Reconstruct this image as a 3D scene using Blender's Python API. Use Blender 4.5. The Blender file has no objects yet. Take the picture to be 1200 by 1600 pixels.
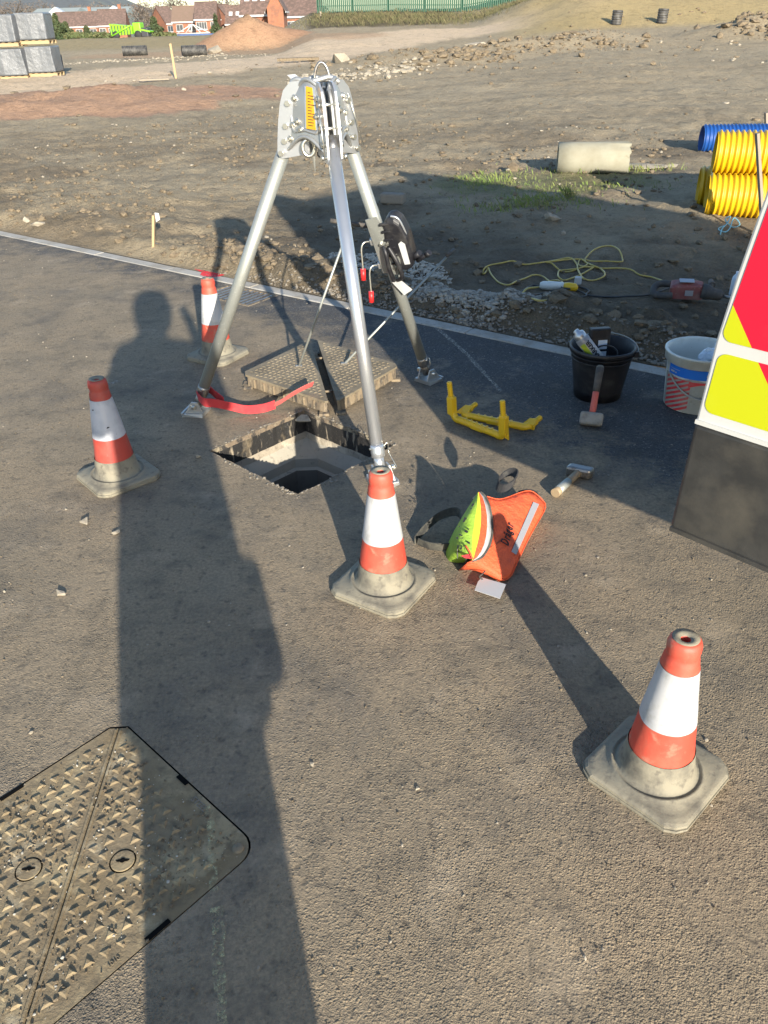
import bpy, bmesh, math, random
import numpy as np
from mathutils import Vector, Matrix, geometry
random.seed(7); rng = np.random.default_rng(7)
R = math.radians
sc = bpy.context.scene
C = sc.collection

# ------------------------------------------------------------------ camera, light, exposure
F_PX, PITCH, ROLL, CAMZ = 1235.0, R(32.04), R(-1.65), 1.65
SUN_AZ, SUN_EL = R(-15.1), R(16.6)          # azimuth towards which shadows fall (from +y, clockwise), height of the sun
cp, sp = math.cos(PITCH), math.sin(PITCH)
Fv = Vector((0, cp, -sp)); R0 = Vector((1, 0, 0)); U0 = Vector((0, sp, cp))
Rv = R0 * math.cos(ROLL) + U0 * math.sin(ROLL); Uv = -R0 * math.sin(ROLL) + U0 * math.cos(ROLL)
cam = bpy.data.objects.new('camera', bpy.data.cameras.new('camera')); C.objects.link(cam); sc.camera = cam
cam.data.sensor_fit = 'VERTICAL'; cam.data.sensor_height = 36; cam.data.lens = F_PX / 1600 * 36
cam.data.clip_start = 0.02; cam.data.clip_end = 6000
m = Matrix((Rv, Uv, -Fv)).transposed().to_4x4(); m.translation = Vector((0, 0, CAMZ)); cam.matrix_world = m

w = bpy.data.worlds.new('World'); sc.world = w; w.use_nodes = True
nt = w.node_tree; bg = nt.nodes['Background']
sky = nt.nodes.new('ShaderNodeTexSky'); sky.sky_type = 'NISHITA'; sky.sun_disc = False
sky.sun_elevation = SUN_EL; sky.sun_rotation = math.pi + SUN_AZ
sky.air_density = 1.0; sky.dust_density = .6; sky.ozone_density = 2.5
nt.links.new(sky.outputs[0], bg.inputs[0]); bg.inputs[1].default_value = 0.125
sun = bpy.data.objects.new('sun', bpy.data.lights.new('sun', 'SUN')); C.objects.link(sun)
sun.data.energy = 5.0; sun.data.angle = R(0.55); sun.data.color = (1.0, 0.92, 0.79)
sdir = Vector((math.sin(SUN_AZ) * math.cos(SUN_EL), math.cos(SUN_AZ) * math.cos(SUN_EL), -math.sin(SUN_EL)))
sun.rotation_euler = sdir.to_track_quat('-Z', 'Y').to_euler()
sc.view_settings.view_transform = 'Standard'; sc.view_settings.look = 'None'
sc.view_settings.exposure = 1.2; sc.view_settings.gamma = 1; sc.view_settings.use_curve_mapping = False

def at(u, v, z=0.0):
    """the place at height z that the photograph shows at pixel u, v"""
    d = Fv + Rv * ((u - 600) / F_PX) - Uv * ((v - 800) / F_PX)
    t = (z - CAMZ) / d.z
    return Vector((0, 0, CAMZ)) + d * t
def aty(u, v, y):
    d = Fv + Rv * ((u - 600) / F_PX) - Uv * ((v - 800) / F_PX)
    return Vector((0, 0, CAMZ)) + d * (y / d.y)

# ------------------------------------------------------------------ materials
def mat(name, col, rough=0.7, metal=0.0, lay=(), bump=None, attr=None, spec=None, pos=False, alpha=None, coat=0, bump2=None):
    """lay: overlays (scale, colour, lo, hi[, stretch]) mixed in where a noise runs from lo to hi"""
    mt = bpy.data.materials.new(name); mt.use_nodes = True
    n = mt.node_tree; N = n.nodes; L = n.links; b = N['Principled BSDF']
    tc = N.new('ShaderNodeNewGeometry').outputs['Position'] if pos else N.new('ShaderNodeTexCoord').outputs['Object']
    if attr:
        a = N.new('ShaderNodeAttribute'); a.attribute_name = attr; cur = a.outputs['Color']
    else:
        r = N.new('ShaderNodeRGB'); r.outputs[0].default_value = (*col, 1); cur = r.outputs[0]
    for k, ly in enumerate(lay):
        s, c2, lo, hi = ly[:4]
        src = tc
        if len(ly) > 4:
            mp = N.new('ShaderNodeMapping'); mp.inputs['Scale'].default_value = ly[4]; L.new(tc, mp.inputs[0]); src = mp.outputs[0]
        t = N.new('ShaderNodeTexNoise'); t.inputs['Scale'].default_value = s; t.inputs['Detail'].default_value = 6; t.inputs['Roughness'].default_value = .62
        ad = N.new('ShaderNodeVectorMath'); ad.inputs[1].default_value = (k * 7.3, k * 3.1, k * 1.7); L.new(src, ad.inputs[0]); L.new(ad.outputs[0], t.inputs['Vector'])
        mr = N.new('ShaderNodeMapRange'); mr.inputs[1].default_value = lo; mr.inputs[2].default_value = hi; L.new(t.outputs[0], mr.inputs[0])
        mx = N.new('ShaderNodeMix'); mx.data_type = 'RGBA'; L.new(mr.outputs[0], mx.inputs['Factor'])
        if c2 is None:      # multiply darker, relative to what is there
            mx.blend_type = 'MULTIPLY'; mx.inputs['B'].default_value = (.6, .6, .6, 1)
        else:
            mx.inputs['B'].default_value = (*c2, 1)
        L.new(cur, mx.inputs['A']); cur = mx.outputs['Result']
    L.new(cur, b.inputs['Base Color'])
    b.inputs['Roughness'].default_value = rough; b.inputs['Metallic'].default_value = metal
    if spec is not None: b.inputs['Specular IOR Level'].default_value = spec
    if coat: b.inputs['Coat Weight'].default_value = coat; b.inputs['Coat Roughness'].default_value = .15
    prev = None
    for bp in (bump, bump2):
        if not bp: continue
        s, st, dist = bp
        t = N.new('ShaderNodeTexNoise'); t.inputs['Scale'].default_value = s; t.inputs['Detail'].default_value = 8; t.inputs['Roughness'].default_value = .65
        L.new(tc, t.inputs['Vector'])
        bn = N.new('ShaderNodeBump'); bn.inputs['Strength'].default_value = st; bn.inputs['Distance'].default_value = dist
        L.new(t.outputs[0], bn.inputs['Height'])
        if prev: L.new(prev, bn.inputs['Normal'])
        prev = bn.outputs[0]
    if prev: L.new(prev, b.inputs['Normal'])
    if alpha:
        s, lo, hi = alpha
        t = N.new('ShaderNodeTexNoise'); t.inputs['Scale'].default_value = s; t.inputs['Detail'].default_value = 8; t.inputs['Roughness'].default_value = .75; L.new(tc, t.inputs['Vector'])
        mr = N.new('ShaderNodeMapRange'); mr.inputs[1].default_value = lo; mr.inputs[2].default_value = hi; L.new(t.outputs[0], mr.inputs[0])
        L.new(mr.outputs[0], b.inputs['Alpha'])
    mt['b'] = 1
    return mt

TAN = (.20, .165, .12)
def ground_mat():
    mt = bpy.data.materials.new('asphalt'); mt.use_nodes = True
    n = mt.node_tree; N = n.nodes; L = n.links; b = N['Principled BSDF']
    pos = N.new('ShaderNodeNewGeometry').outputs['Position']
    def noise(s, d=6, r=.6, off=0):
        ad = N.new('ShaderNodeVectorMath'); ad.inputs[1].default_value = (off, off * .7, 0); L.new(pos, ad.inputs[0])
        t = N.new('ShaderNodeTexNoise'); t.inputs['Scale'].default_value = s; t.inputs['Detail'].default_value = d; t.inputs['Roughness'].default_value = r
        L.new(ad.outputs[0], t.inputs['Vector']); return t.outputs[0]
    def rng_(x, a, c, lo=0, hi=1):
        mr = N.new('ShaderNodeMapRange'); mr.inputs[1].default_value = a; mr.inputs[2].default_value = c; mr.inputs[3].default_value = lo; mr.inputs[4].default_value = hi
        L.new(x, mr.inputs[0]); return mr.outputs[0]
    def mth(op, a, c):
        q = N.new('ShaderNodeMath'); q.operation = op; q.use_clamp = False
        for i, x in enumerate((a, c)):
            if isinstance(x, (int, float)): q.inputs[i].default_value = x
            else: L.new(x, q.inputs[i])
        return q.outputs[0]
    def mix(f, a, c, mode='MIX'):
        q = N.new('ShaderNodeMix'); q.data_type = 'RGBA'; q.blend_type = mode; L.new(f, q.inputs['Factor']) if not isinstance(f, float) else setattr(q.inputs['Factor'], 'default_value', f)
        for k, x in (('A', a), ('B', c)):
            if isinstance(x, tuple): q.inputs[k].default_value = (*x, 1)
            else: L.new(x, q.inputs[k])
        return q.outputs['Result']
    # distance to the kerb line and place along it
    dt = N.new('ShaderNodeVectorMath'); dt.operation = 'DOT_PRODUCT'; L.new(pos, dt.inputs[0]); dt.inputs[1].default_value = (.604, .797, 0)
    ds = N.new('ShaderNodeVectorMath'); ds.operation = 'DOT_PRODUCT'; L.new(pos, ds.inputs[0]); ds.inputs[1].default_value = (.797, -.604, 0)
    big = noise(1.1, 5, .55); mid = noise(5.5, 6, .62, 3.3); fine = noise(55, 8, .72, 1.1)
    # swept clean band near the kerb; towards the right it widens
    wid = rng_(ds.outputs['Value'], -4.6, 1.0, .12, 1.55)
    tt = mth('SUBTRACT', 4.03, dt.outputs['Value'])
    band = rng_(mth('ADD', mth('SUBTRACT', tt, wid), mth('MULTIPLY', mth('SUBTRACT', mid, .5), 1.1)), -.3, .35)  # 0 near kerb, 1 away
    dust = mth('MULTIPLY', band, rng_(mth('ADD', mth('MULTIPLY', big, .6), mth('MULTIPLY', mid, .4)), .32, .6, .55, 1.0))
    dust = mth('ADD', dust, .10)
    # aggregate: stones stand proud of the dust
    vo = N.new('ShaderNodeTexVoronoi'); vo.inputs['Scale'].default_value = 175; L.new(pos, vo.inputs['Vector'])
    vo2 = N.new('ShaderNodeTexVoronoi'); vo2.inputs['Scale'].default_value = 340; L.new(pos, vo2.inputs['Vector'])
    gr1 = N.new('ShaderNodeSeparateColor'); L.new(vo.outputs['Color'], gr1.inputs[0])
    grain = mth('ADD', mth('MULTIPLY', rng_(vo.outputs['Distance'], .05, .7, 1, 0), mth('ADD', .15, mth('MULTIPLY', rng_(gr1.outputs[2], .25, 1), 1.1))), mth('MULTIPLY', rng_(vo2.outputs['Distance'], .05, .7, 1, 0), .4))
    pits = rng_(noise(38, 3, .5, 31), .30, .46)
    gritty = rng_(noise(2.6, 4, .6, 14), .36, .60)
    hgt = mth('ADD', mth('MULTIPLY', grain, mth('ADD', mth('MULTIPLY', gritty, .75), .28)), mth('MULTIPLY', pits, .3))
    hgt = mth('ADD', hgt, mth('MULTIPLY', fine, .12))
    gran = N.new('ShaderNodeSeparateColor'); L.new(vo.outputs['Color'], gran.inputs[0])
    stone = mix(rng_(gran.outputs[0], 0, 1), (.040, .041, .043), (.095, .093, .090))
    stone = mix(rng_(gran.outputs[1], .975, .985), stone, (.20, .19, .17))
    d2 = rng_(mth('ADD', mth('MULTIPLY', dust, 1.0), mth('MULTIPLY', mth('SUBTRACT', fine, .5), 1.3)), .22, .78)
    dcol = mix(rng_(noise(2.3, 5, .6, 9), .35, .65), (.268, .213, .142), (.335, .258, .165))
    dcol = mix(rng_(noise(90, 6, .7, 5), .35, .7), mix(.6, dcol, (.085, .075, .06)), dcol)
    col = mix(d2, stone, dcol)
    # gritty, darker worn patches
    worn = rng_(noise(1.7, 6, .65, 20), .5, .72)
    col = mix(mth('MULTIPLY', worn, .6), col, stone)
    col = mix(mth('MULTIPLY', rng_(noise(7, 7, .68, 41), .50, .68), .55), col, (.075, .068, .056))
    col = mix(mth('MULTIPLY', rng_(noise(4.3, 6, .65, 61), .56, .7), .35), col, (.42, .34, .24))
    col = mix(mth('MULTIPLY', rng_(pits, 0, .8, 1, 0), .5), col, (.05, .045, .038))
    L.new(col, b.inputs['Base Color'])
    b.inputs['Roughness'].default_value = .88; b.inputs['Specular IOR Level'].default_value = .3
    bp = N.new('ShaderNodeBump'); bp.inputs['Distance'].default_value = .0036
    L.new(mth('ADD', .95, 0), bp.inputs['Strength']); L.new(hgt, bp.inputs['Height'])
    bp2 = N.new('ShaderNodeBump'); bp2.inputs['Distance'].default_value = .02; bp2.inputs['Strength'].default_value = .22; L.new(mid, bp2.inputs['Height']); L.new(bp.outputs[0], bp2.inputs['Normal'])
    L.new(bp2.outputs[0], b.inputs['Normal'])
    return mt

M = {}
M['asphalt'] = ground_mat()
M['soil'] = mat('soil', (0, 0, 0), .95, attr='col', pos=True, lay=[(2.2, None, .5, .8), (9, None, .5, .8), (60, None, .5, .85), (500, (.45, .40, .32), .72, .77)], bump=(7, .75, .10), bump2=(42, 1.0, .028), spec=.2)
M['clod'] = mat('clod_soil', (.19, .150, .10), .95, pos=True, lay=[(12, (.11, .085, .058), .45, .7), (80, None, .5, .75)], bump=(60, .9, .012), spec=.2)
M['kerb'] = mat('kerb_concrete', (.36, .34, .30), .9, lay=[(6, (.25, .22, .17), .45, .7), (60, (.2, .18, .15), .55, .75)], bump=(120, .6, .003), pos=True)
M['pale'] = mat('pale_stone', (.23, .20, .15), .9, lay=[(30, (.33, .29, .23), .4, .7)], bump=(90, .6, .004), pos=True)
M['greystone'] = mat('grey_stone', (.20, .175, .14), .9, lay=[(30, (.17, .15, .12), .4, .7)], bump=(90, .6, .004), pos=True)
M['gravelmix'] = mat('dusty_crushed_stone', (.30, .28, .235), .95, lay=[(25, (.17, .15, .12), .48, .62), (60, (.38, .36, .31), .6, .72)], bump=(90, .6, .004), pos=True)
M['limestone'] = mat('crushed_stone', (.36, .335, .28), .9, lay=[(40, (.38, .36, .31), .45, .7)], bump=(90, .6, .004), pos=True)
M['drygrass'] = mat('dry_growth', (.10, .085, .04), .9, lay=[(1.5, (.075, .085, .03), .45, .65), (3, (.17, .14, .07), .55, .7)], pos=True)
M['grass'] = mat('grass_blades', (.14, .20, .04), .8, lay=[(3, (.16, .16, .05), .45, .65)], pos=True)
M['rubber'] = mat('dusty_rubber', (.055, .052, .047), .85, lay=[(7, (.21, .19, .14), .28, .5), (40, (.09, .08, .065), .55, .75)], bump=(50, .5, .004))
M['cone_red'] = mat('cone_red', (.50, .055, .032), .6, lay=[(4, (.30, .05, .03), .5, .68), (7, (.42, .10, .06), .48, .72), (22, (.38, .15, .10), .56, .7), (70, (.2, .1, .07), .64, .72)], bump=(40, .35, .003))
M['cone_red2'] = mat('cone_dull_red', (.36, .045, .03), .6, lay=[(12, (.30, .07, .05), .48, .7), (60, (.2, .1, .08), .62, .74)], bump=(40, .5, .004))
M['sleeve'] = mat('reflective_white', (.43, .43, .43), .4, lay=[(5, (.33, .345, .365), .42, .7), (9, (.24, .235, .21), .54, .68, (1, 1, .25)), (14, (.27, .26, .22), .58, .76), (60, (.28, .26, .22), .66, .74)], bump=(25, .25, .003))
M['sleeve2'] = mat('scuffed_reflective_white', (.42, .43, .46), .4, lay=[(9, (.26, .28, .32), .48, .72), (40, (.2, .2, .2), .68, .74)], bump=(25, .5, .004))
M['galv'] = mat('galvanised_tube', (.34, .35, .32), .5, .6, lay=[(18, (.33, .34, .31), .42, .7), (120, (.6, .6, .57), .6, .75)], bump=(90, .2, .001))
M['alu'] = mat('bright_aluminium', (.58, .59, .60), .33, .8, lay=[(25, (.55, .56, .57), .45, .75)], bump=(60, .25, .001))
M['cast'] = mat('cast_aluminium', (.40, .40, .385), .45, .7, lay=[(20, (.42, .42, .40), .45, .75), (90, (.3, .29, .27), .64, .75)], bump=(70, .3, .001))
M['bolt'] = mat('zinc_bolt', (.62, .6, .52), .3, .9)
M['steel'] = mat('worn_steel', (.32, .31, .29), .4, .85, lay=[(30, (.16, .12, .09), .5, .7)])
M['iron'] = mat('manhole_iron_dusty', (.215, .165, .098), .97, 0, lay=[(5, (.19, .14, .075), .44, .64), (9, (.30, .235, .135), .52, .62), (16, (.34, .28, .18), .58, .68), (30, (.12, .095, .06), .5, .72), (140, (.42, .36, .27), .66, .72)], bump=(110, .7, .003), bump2=(25, .4, .004))
M['iron2'] = mat('manhole_iron_pale', (.235, .19, .125), .85, .1, lay=[(8, (.16, .13, .085), .42, .62), (60, (.12, .1, .075), .55, .72)], bump=(110, .7, .003))
M['iron_edge'] = mat('manhole_iron_side', (.22, .17, .11), .85, .1, lay=[(30, (.05, .045, .04), .45, .62, (1, 1, .3)), (60, (.34, .29, .2), .6, .7)], bump=(60, .6, .004))
M['black'] = mat('black_plastic', (.010, .010, .013), .5, lay=[(14, (.05, .048, .045), .5, .75)])
M['blackm'] = mat('matt_black_fabric', (.022, .022, .024), .85, lay=[(30, (.06, .058, .05), .5, .75)], bump=(200, .4, .001))
M['recess_shade'] = mat('painted_recess_shade', (.008, .008, .008), 1, spec=0)  # near-black without gloss: shade of holes and recesses put into the colour
M['red'] = mat('red_plastic', (.5, .02, .02), .45)
M['webred'] = mat('red_webbing', (.42, .028, .035), .8, lay=[(20, (.45, .05, .05), .45, .7)], bump=(400, .5, .0008))
M['webpink'] = mat('worn_red_webbing', (.48, .09, .08), .85, bump=(400, .5, .0008))
M['yellow'] = mat('yellow_plastic', (.72, .44, .012), .38, lay=[(14, (.68, .4, .03), .52, .75)])
M['labely'] = mat('amber_label', (.55, .27, .01), .5)
M['white'] = mat('white_paint', (.48, .48, .455), .3, lay=[(6, (.43, .42, .38), .5, .8)], coat=.3)
M['paper'] = mat('white_card', (.42, .425, .42), .7)
M['fl_yellow'] = mat('fluorescent_yellow_film', (.42, .44, .006), .4, lay=[(5, (.42, .45, .02), .55, .8), (60, (.45, .5, .1), .74, .8)])
M['fl_red'] = mat('fluorescent_red_film', (.55, .007, .03), .4, lay=[(6, (.48, .02, .035), .55, .8)])
M['bumper'] = mat('black_textured_plastic', (.022, .022, .021), .5, lay=[(5, (.045, .044, .04), .45, .7), (12, (.10, .097, .088), .62, .76, (1, 1, .3)), (3, (.06, .055, .045), .55, .7)], bump=(300, .4, .0008))
M['orange'] = mat('orange_coated_fabric', (.62, .095, .03), .6, lay=[(6, (.55, .08, .03), .45, .7)], bump=(7, .9, .035), bump2=(420, .5, .0008))
M['lime'] = mat('lime_fabric', (.26, .42, .04), .6, lay=[(9, (.2, .33, .04), .45, .7)], bump=(12, .8, .02), bump2=(420, .5, .0008))
M['citron'] = mat('yellow_trim', (.45, .50, .03), .6)
M['silver'] = mat('silver_reflective_tape', (.30, .30, .32), .4, .2)
M['strap'] = mat('dusty_black_webbing', (.03, .03, .028), .8, lay=[(20, (.10, .095, .075), .42, .65)])
M['ink'] = mat('black_ink', (.012, .012, .016), .6)
M['wood'] = mat('sawn_timber', (.33, .24, .13), .8, lay=[(10, (.36, .25, .13), .45, .7, (6, 6, .6))], bump=(60, .4, .002))
M['woodpale'] = mat('weathered_timber', (.25, .21, .16), .85, lay=[(12, (.25, .2, .14), .45, .7, (6, 6, .6))], bump=(60, .4, .002))
M['hwood'] = mat('hammer_handle_wood', (.27, .20, .12), .6, lay=[(14, (.35, .25, .15), .5, .7)])
M['handlered'] = mat('faded_red_handle', (.55, .11, .08), .6, lay=[(20, (.4, .12, .09), .45, .7)])
M['dustyhead'] = mat('cement_crusted_steel', (.30, .28, .24), .9, lay=[(25, (.2, .185, .16), .45, .65)], bump=(60, .9, .006))
M['tub'] = mat('white_tub_plastic', (.62, .63, .58), .4, lay=[(7, (.42, .41, .34), .5, .75), (30, (.3, .28, .22), .66, .78)])
M['tubgrey'] = mat('cement_smeared_plastic', (.32, .32, .28), .7, lay=[(10, (.42, .4, .34), .45, .7), (40, (.2, .19, .15), .6, .75)], bump=(50, .5, .003))
M['blue'] = mat('blue_label', (.015, .16, .62), .45, lay=[(30, (.05, .2, .5), .62, .75)])
M['tubred'] = mat('scuffed_red_print', (.60, .04, .05), .5, lay=[(14, (.48, .14, .12), .5, .72), (40, (.4, .36, .3), .68, .75)])
M['pipe_y'] = mat('yellow_pipe_plastic', (.55, .33, .004), .45, lay=[(5, (.45, .26, .008), .52, .78)])
M['pipe_b'] = mat('blue_pipe_plastic', (.008, .06, .24), .45, lay=[(6, (.02, .06, .22), .5, .75)])
M['pipe_k'] = mat('black_pipe_plastic', (.03, .029, .028), .55, lay=[(5, (.09, .085, .075), .42, .65)])
M['concrete'] = mat('pale_concrete', (.27, .255, .19), .9, lay=[(4, (.22, .2, .14), .45, .7), (14, (.2, .18, .12), .64, .76)], bump=(50, .5, .004))
M['pitwall'] = mat('pit_wall', (.28, .24, .18), .9, lay=[(9, (.42, .37, .28), .5, .62), (40, (.16, .13, .1), .55, .72)], bump=(40, .8, .008), pos=True)
M['bitumen'] = mat('bitumen_stained_wall', (.018, .017, .016), .55, lay=[(5, (.16, .125, .08), .56, .64, (1, 1, .5)), (22, (.30, .25, .18), .57, .64, (1, 1, .2)), (60, (.1, .09, .07), .6, .7)], bump=(40, .8, .008), pos=True)
M['rimmix'] = mat('dirty_rim', (.16, .12, .08), .9, lay=[(14, (.26, .22, .15), .52, .62), (20, (.03, .027, .024), .5, .58), (60, (.1, .08, .06), .5, .7)], bump=(60, .8, .008), pos=True)
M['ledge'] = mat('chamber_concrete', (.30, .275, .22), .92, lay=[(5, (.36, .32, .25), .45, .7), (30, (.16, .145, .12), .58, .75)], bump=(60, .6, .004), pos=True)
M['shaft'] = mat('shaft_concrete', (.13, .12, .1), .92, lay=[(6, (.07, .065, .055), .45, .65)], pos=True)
M['sack'] = mat('dusty_sheeting', (.27, .235, .18), .9, lay=[(8, (.27, .23, .17), .45, .7)], bump=(20, .6, .01))
M['cable_y'] = mat('yellow_cable', (.42, .31, .07), .5, lay=[(30, (.45, .36, .14), .5, .7)])
M['cable_k'] = mat('black_cable', (.03, .03, .03), .6)
M['drill_red'] = mat('dusty_red_casing', (.21, .06, .055), .6, lay=[(14, (.2, .12, .1), .45, .7), (60, (.3, .25, .2), .6, .75)])
M['drill_dk'] = mat('dusty_dark_grip', (.06, .055, .05), .8, lay=[(20, (.12, .1, .08), .45, .7)])
M['brick'] = mat('red_brick', (.26, .105, .055), .9, lay=[(1.2, (.18, .08, .05), .45, .6), (8, (.24, .13, .09), .5, .75)])
M['roof1'] = mat('brown_roof_tiles', (.10, .068, .055), .9, lay=[(2, (.17, .11, .09), .45, .65)])
M['roof2'] = mat('tan_roof_tiles', (.16, .11, .078), .9, lay=[(2, (.18, .12, .09), .45, .65)])
M['glass'] = mat('window_glass', (.05, .06, .07), .08, spec=.6)
M['upvc'] = mat('white_joinery', (.45, .45, .44), .4)
M['shed'] = mat('pale_metal_roof', (.30, .32, .28), .6)
M['bark'] = mat('bark', (.10, .08, .06), .95)
M['conifer'] = mat('conifer_leaves', (.035, .055, .018), .8, lay=[(1.5, (.06, .07, .025), .45, .65)], pos=True)
M['twig'] = mat('bare_twigs', (.13, .105, .085), .95, pos=True)
M['shrub'] = mat('shrub_leaves', (.07, .09, .03), .85, lay=[(1.5, (.13, .12, .05), .45, .65)], pos=True)
M['hill'] = mat('wooded_hill', (.115, .12, .115), .95, lay=[(.02, (.15, .16, .13), .45, .6), (.2, (.07, .075, .07), .5, .7)], pos=True)
M['wrap'] = mat('grey_shrink_wrap', (.115, .122, .13), .4, lay=[(3, (.19, .2, .215), .56, .74, (3, 3, .5)), (12, (.09, .1, .11), .5, .75, (3, 3, .6))], bump=(6, .7, .05))
M['fence_g'] = mat('green_fence_paint', (.005, .06, .03), .6, lay=[(4, (.02, .075, .04), .45, .7)])
M['lime_paint'] = mat('lime_green_paint', (.18, .46, .015), .45)
M['darkmetal'] = mat('dark_metal', (.05, .05, .055), .5, .4)
M['cloth_dark'] = mat('dark_workwear', (.03, .035, .05), .85, bump=(20, .5, .01))
M['skin'] = mat('skin', (.50, .28, .20), .5)
M['tyre'] = mat('tyre_rubber', (.02, .02, .02), .8)
M['chalk'] = mat('dusty_line', (.40, .37, .31), .95, pos=True, alpha=(70, .44, .66))
M['chalky'] = mat('dusty_yellow_line', (.42, .39, .22), .95, pos=True, alpha=(70, .47, .68))
M['redspray'] = mat('red_spray_paint', (.70, .03, .04), .85, pos=True, alpha=(40, .38, .5))
M['tarp'] = mat('blue_sheeting', (.05, .09, .2), .6)
M['string'] = mat('pale_blue_string', (.25, .5, .55), .8)
M['bagplastic'] = mat('white_plastic_bag', (.62, .68, .74), .45)
M['lens'] = mat('red_lamp_lens', (.5, .01, .01), .2)

# ------------------------------------------------------------------ mesh helpers
def frame(o, x, y=None, z=None):
    """matrix with origin o and x axis x, z roughly z"""
    x = Vector(x).normalized(); z = Vector(z if z else (0, 0, 1))
    if abs(x.dot(z)) > .99: z = Vector((0, 1, 0))
    y = z.cross(x).normalized(); z = x.cross(y)
    mm = Matrix((x, y, z)).transposed().to_4x4(); mm.translation = Vector(o); return mm
def Rz(a): return Matrix.Rotation(a, 4, 'Z')
def T(*p): return Matrix.Translation(Vector(p[0] if len(p) == 1 else p))

class MB:
    def __init__(s): s.b = bmesh.new()
    def box(s, c, d, mm=None, bev=0.0):
        r = bmesh.ops.create_cube(s.b, size=1.0)
        vs = r['verts']
        for v in vs: v.co = Vector((v.co.x * d[0] + c[0], v.co.y * d[1] + c[1], v.co.z * d[2] + c[2]))
        if bev:
            es = list({e for v in vs for e in v.link_edges})
            rr = bmesh.ops.bevel(s.b, geom=es, offset=bev, segments=2, affect='EDGES', profile=.5); vs = list({v for f in rr['faces'] for v in f.verts} | {v for v in vs if v.is_valid})
        if mm is not None:
            for v in vs: v.co = mm @ v.co
        return s
    def tube(s, pts, r, n=10, cap=True, closed=False):
        pts = [Vector(p) for p in pts]; k = len(pts)
        rs = r if hasattr(r, '__len__') else [r] * k
        rings = []; up = None
        for i, p in enumerate(pts):
            a = pts[(i - 1) % k] if (closed or i) else pts[0]; c = pts[(i + 1) % k] if (closed or i < k - 1) else pts[-1]
            d = (c - a)
            if d.length < 1e-9: d = Vector((0, 0, 1))
            d.normalize()
            if up is None: up = Vector((0, 0, 1)) if abs(d.z) < .9 else Vector((1, 0, 0))
            x = d.cross(up)
            if x.length < 1e-6: x = d.orthogonal()
            x.normalize(); y = x.cross(d); up = -y if False else y
            rings.append([s.b.verts.new(p + (x * math.cos(2 * math.pi * j / n) + y * math.sin(2 * math.pi * j / n)) * rs[i]) for j in range(n)])
        for i in range(k if closed else k - 1):
            A, B = rings[i], rings[(i + 1) % k]
            for j in range(n):
                s.b.faces.new((A[j], A[(j + 1) % n], B[(j + 1) % n], B[j])).smooth = True
        if cap and not closed:
            s.b.faces.new(rings[0][::-1]); s.b.faces.new(rings[-1])
        return s
    def lathe(s, prof, n=32, mm=None, smooth=True):
        """prof: (radius, z) pairs"""
        rings = []
        for r, z in prof:
            if r < 1e-6: rings.append([s.b.verts.new((0, 0, z))])
            else: rings.append([s.b.verts.new((r * math.cos(2 * math.pi * j / n), r * math.sin(2 * math.pi * j / n), z)) for j in range(n)])
        for A, B in zip(rings, rings[1:]):
            for j in range(n):
                q = [A[j % len(A)], A[(j + 1) % len(A)], B[(j + 1) % len(B)], B[j % len(B)]]
                q2 = []
                for v in q:
                    if v not in q2: q2.append(v)
                if len(q2) > 2: s.b.faces.new(q2).smooth = smooth
        if mm is not None:
            for ring in rings:
                for v in ring: v.co = mm @ v.co
        return s
    def prism(s, poly, z0, z1, mm=None):
        A = [s.b.verts.new((p[0], p[1], z0)) for p in poly]; B = [s.b.verts.new((p[0], p[1], z1)) for p in poly]; n = len(poly)
        s.b.faces.new(A[::-1]); s.b.faces.new(B)
        for j in range(n): s.b.faces.new((A[j], A[(j + 1) % n], B[(j + 1) % n], B[j]))
        if mm is not None:
            for v in A + B: v.co = mm @ v.co
        return s
    def poly(s, pts, smooth=False):
        f = s.b.faces.new([s.b.verts.new(Vector(p)) for p in pts]); f.smooth = smooth; return s
    def hull(s, pts, mm=None):
        b2 = bmesh.new(); vs = [b2.verts.new(Vector(p)) for p in pts]
        r = bmesh.ops.convex_hull(b2, input=vs)
        bmesh.ops.delete(b2, geom=list({g for g in r['geom_interior'] + r['geom_unused'] if isinstance(g, bmesh.types.BMVert)}), context='VERTS')
        mp = {v: s.b.verts.new((mm @ v.co) if mm is not None else v.co) for v in b2.verts}
        for f in b2.faces: s.b.faces.new([mp[v] for v in f.verts])
        b2.free(); return s
    def ribbon(s, pts, wid, side, thick=.003):
        """flat strap along pts; side = direction of its width at each point (one or a list)"""
        L = [Vector(p) for p in pts]; k = len(L); sd = [Vector(q).normalized() for q in (side if isinstance(side, list) else [side] * k)]
        rings = []
        for i, p in enumerate(L):
            d = (L[min(i + 1, k - 1)] - L[max(i - 1, 0)]).normalized(); nn = d.cross(sd[i]).normalized() * thick / 2; w2 = sd[i] * wid / 2
            rings.append([s.b.verts.new(q) for q in (p - w2 - nn, p + w2 - nn, p + w2 + nn, p - w2 + nn)])
        for A, B in zip(rings, rings[1:]):
            for j in range(4): s.b.faces.new((A[j], A[(j + 1) % 4], B[(j + 1) % 4], B[j])).smooth = False
        s.b.faces.new(rings[0][::-1]); s.b.faces.new(rings[-1]); return s
    def build(s, name, m, parent=None, sub=0, smooth=None, mm=None):
        bmesh.ops.recalc_face_normals(s.b, faces=s.b.faces)
        if mm is not None: s.b.transform(mm)
        if smooth is not None:
            for f in s.b.faces: f.smooth = smooth
        me = bpy.data.meshes.new(name); s.b.to_mesh(me); s.b.free()
        me.materials.append(M[m] if isinstance(m, str) else m)
        o = bpy.data.objects.new(name, me); C.objects.link(o)
        if parent is not None: o.parent = parent
        if sub:
            md = o.modifiers.new('sub', 'SUBSURF'); md.levels = sub; md.render_levels = sub
        return o
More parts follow.
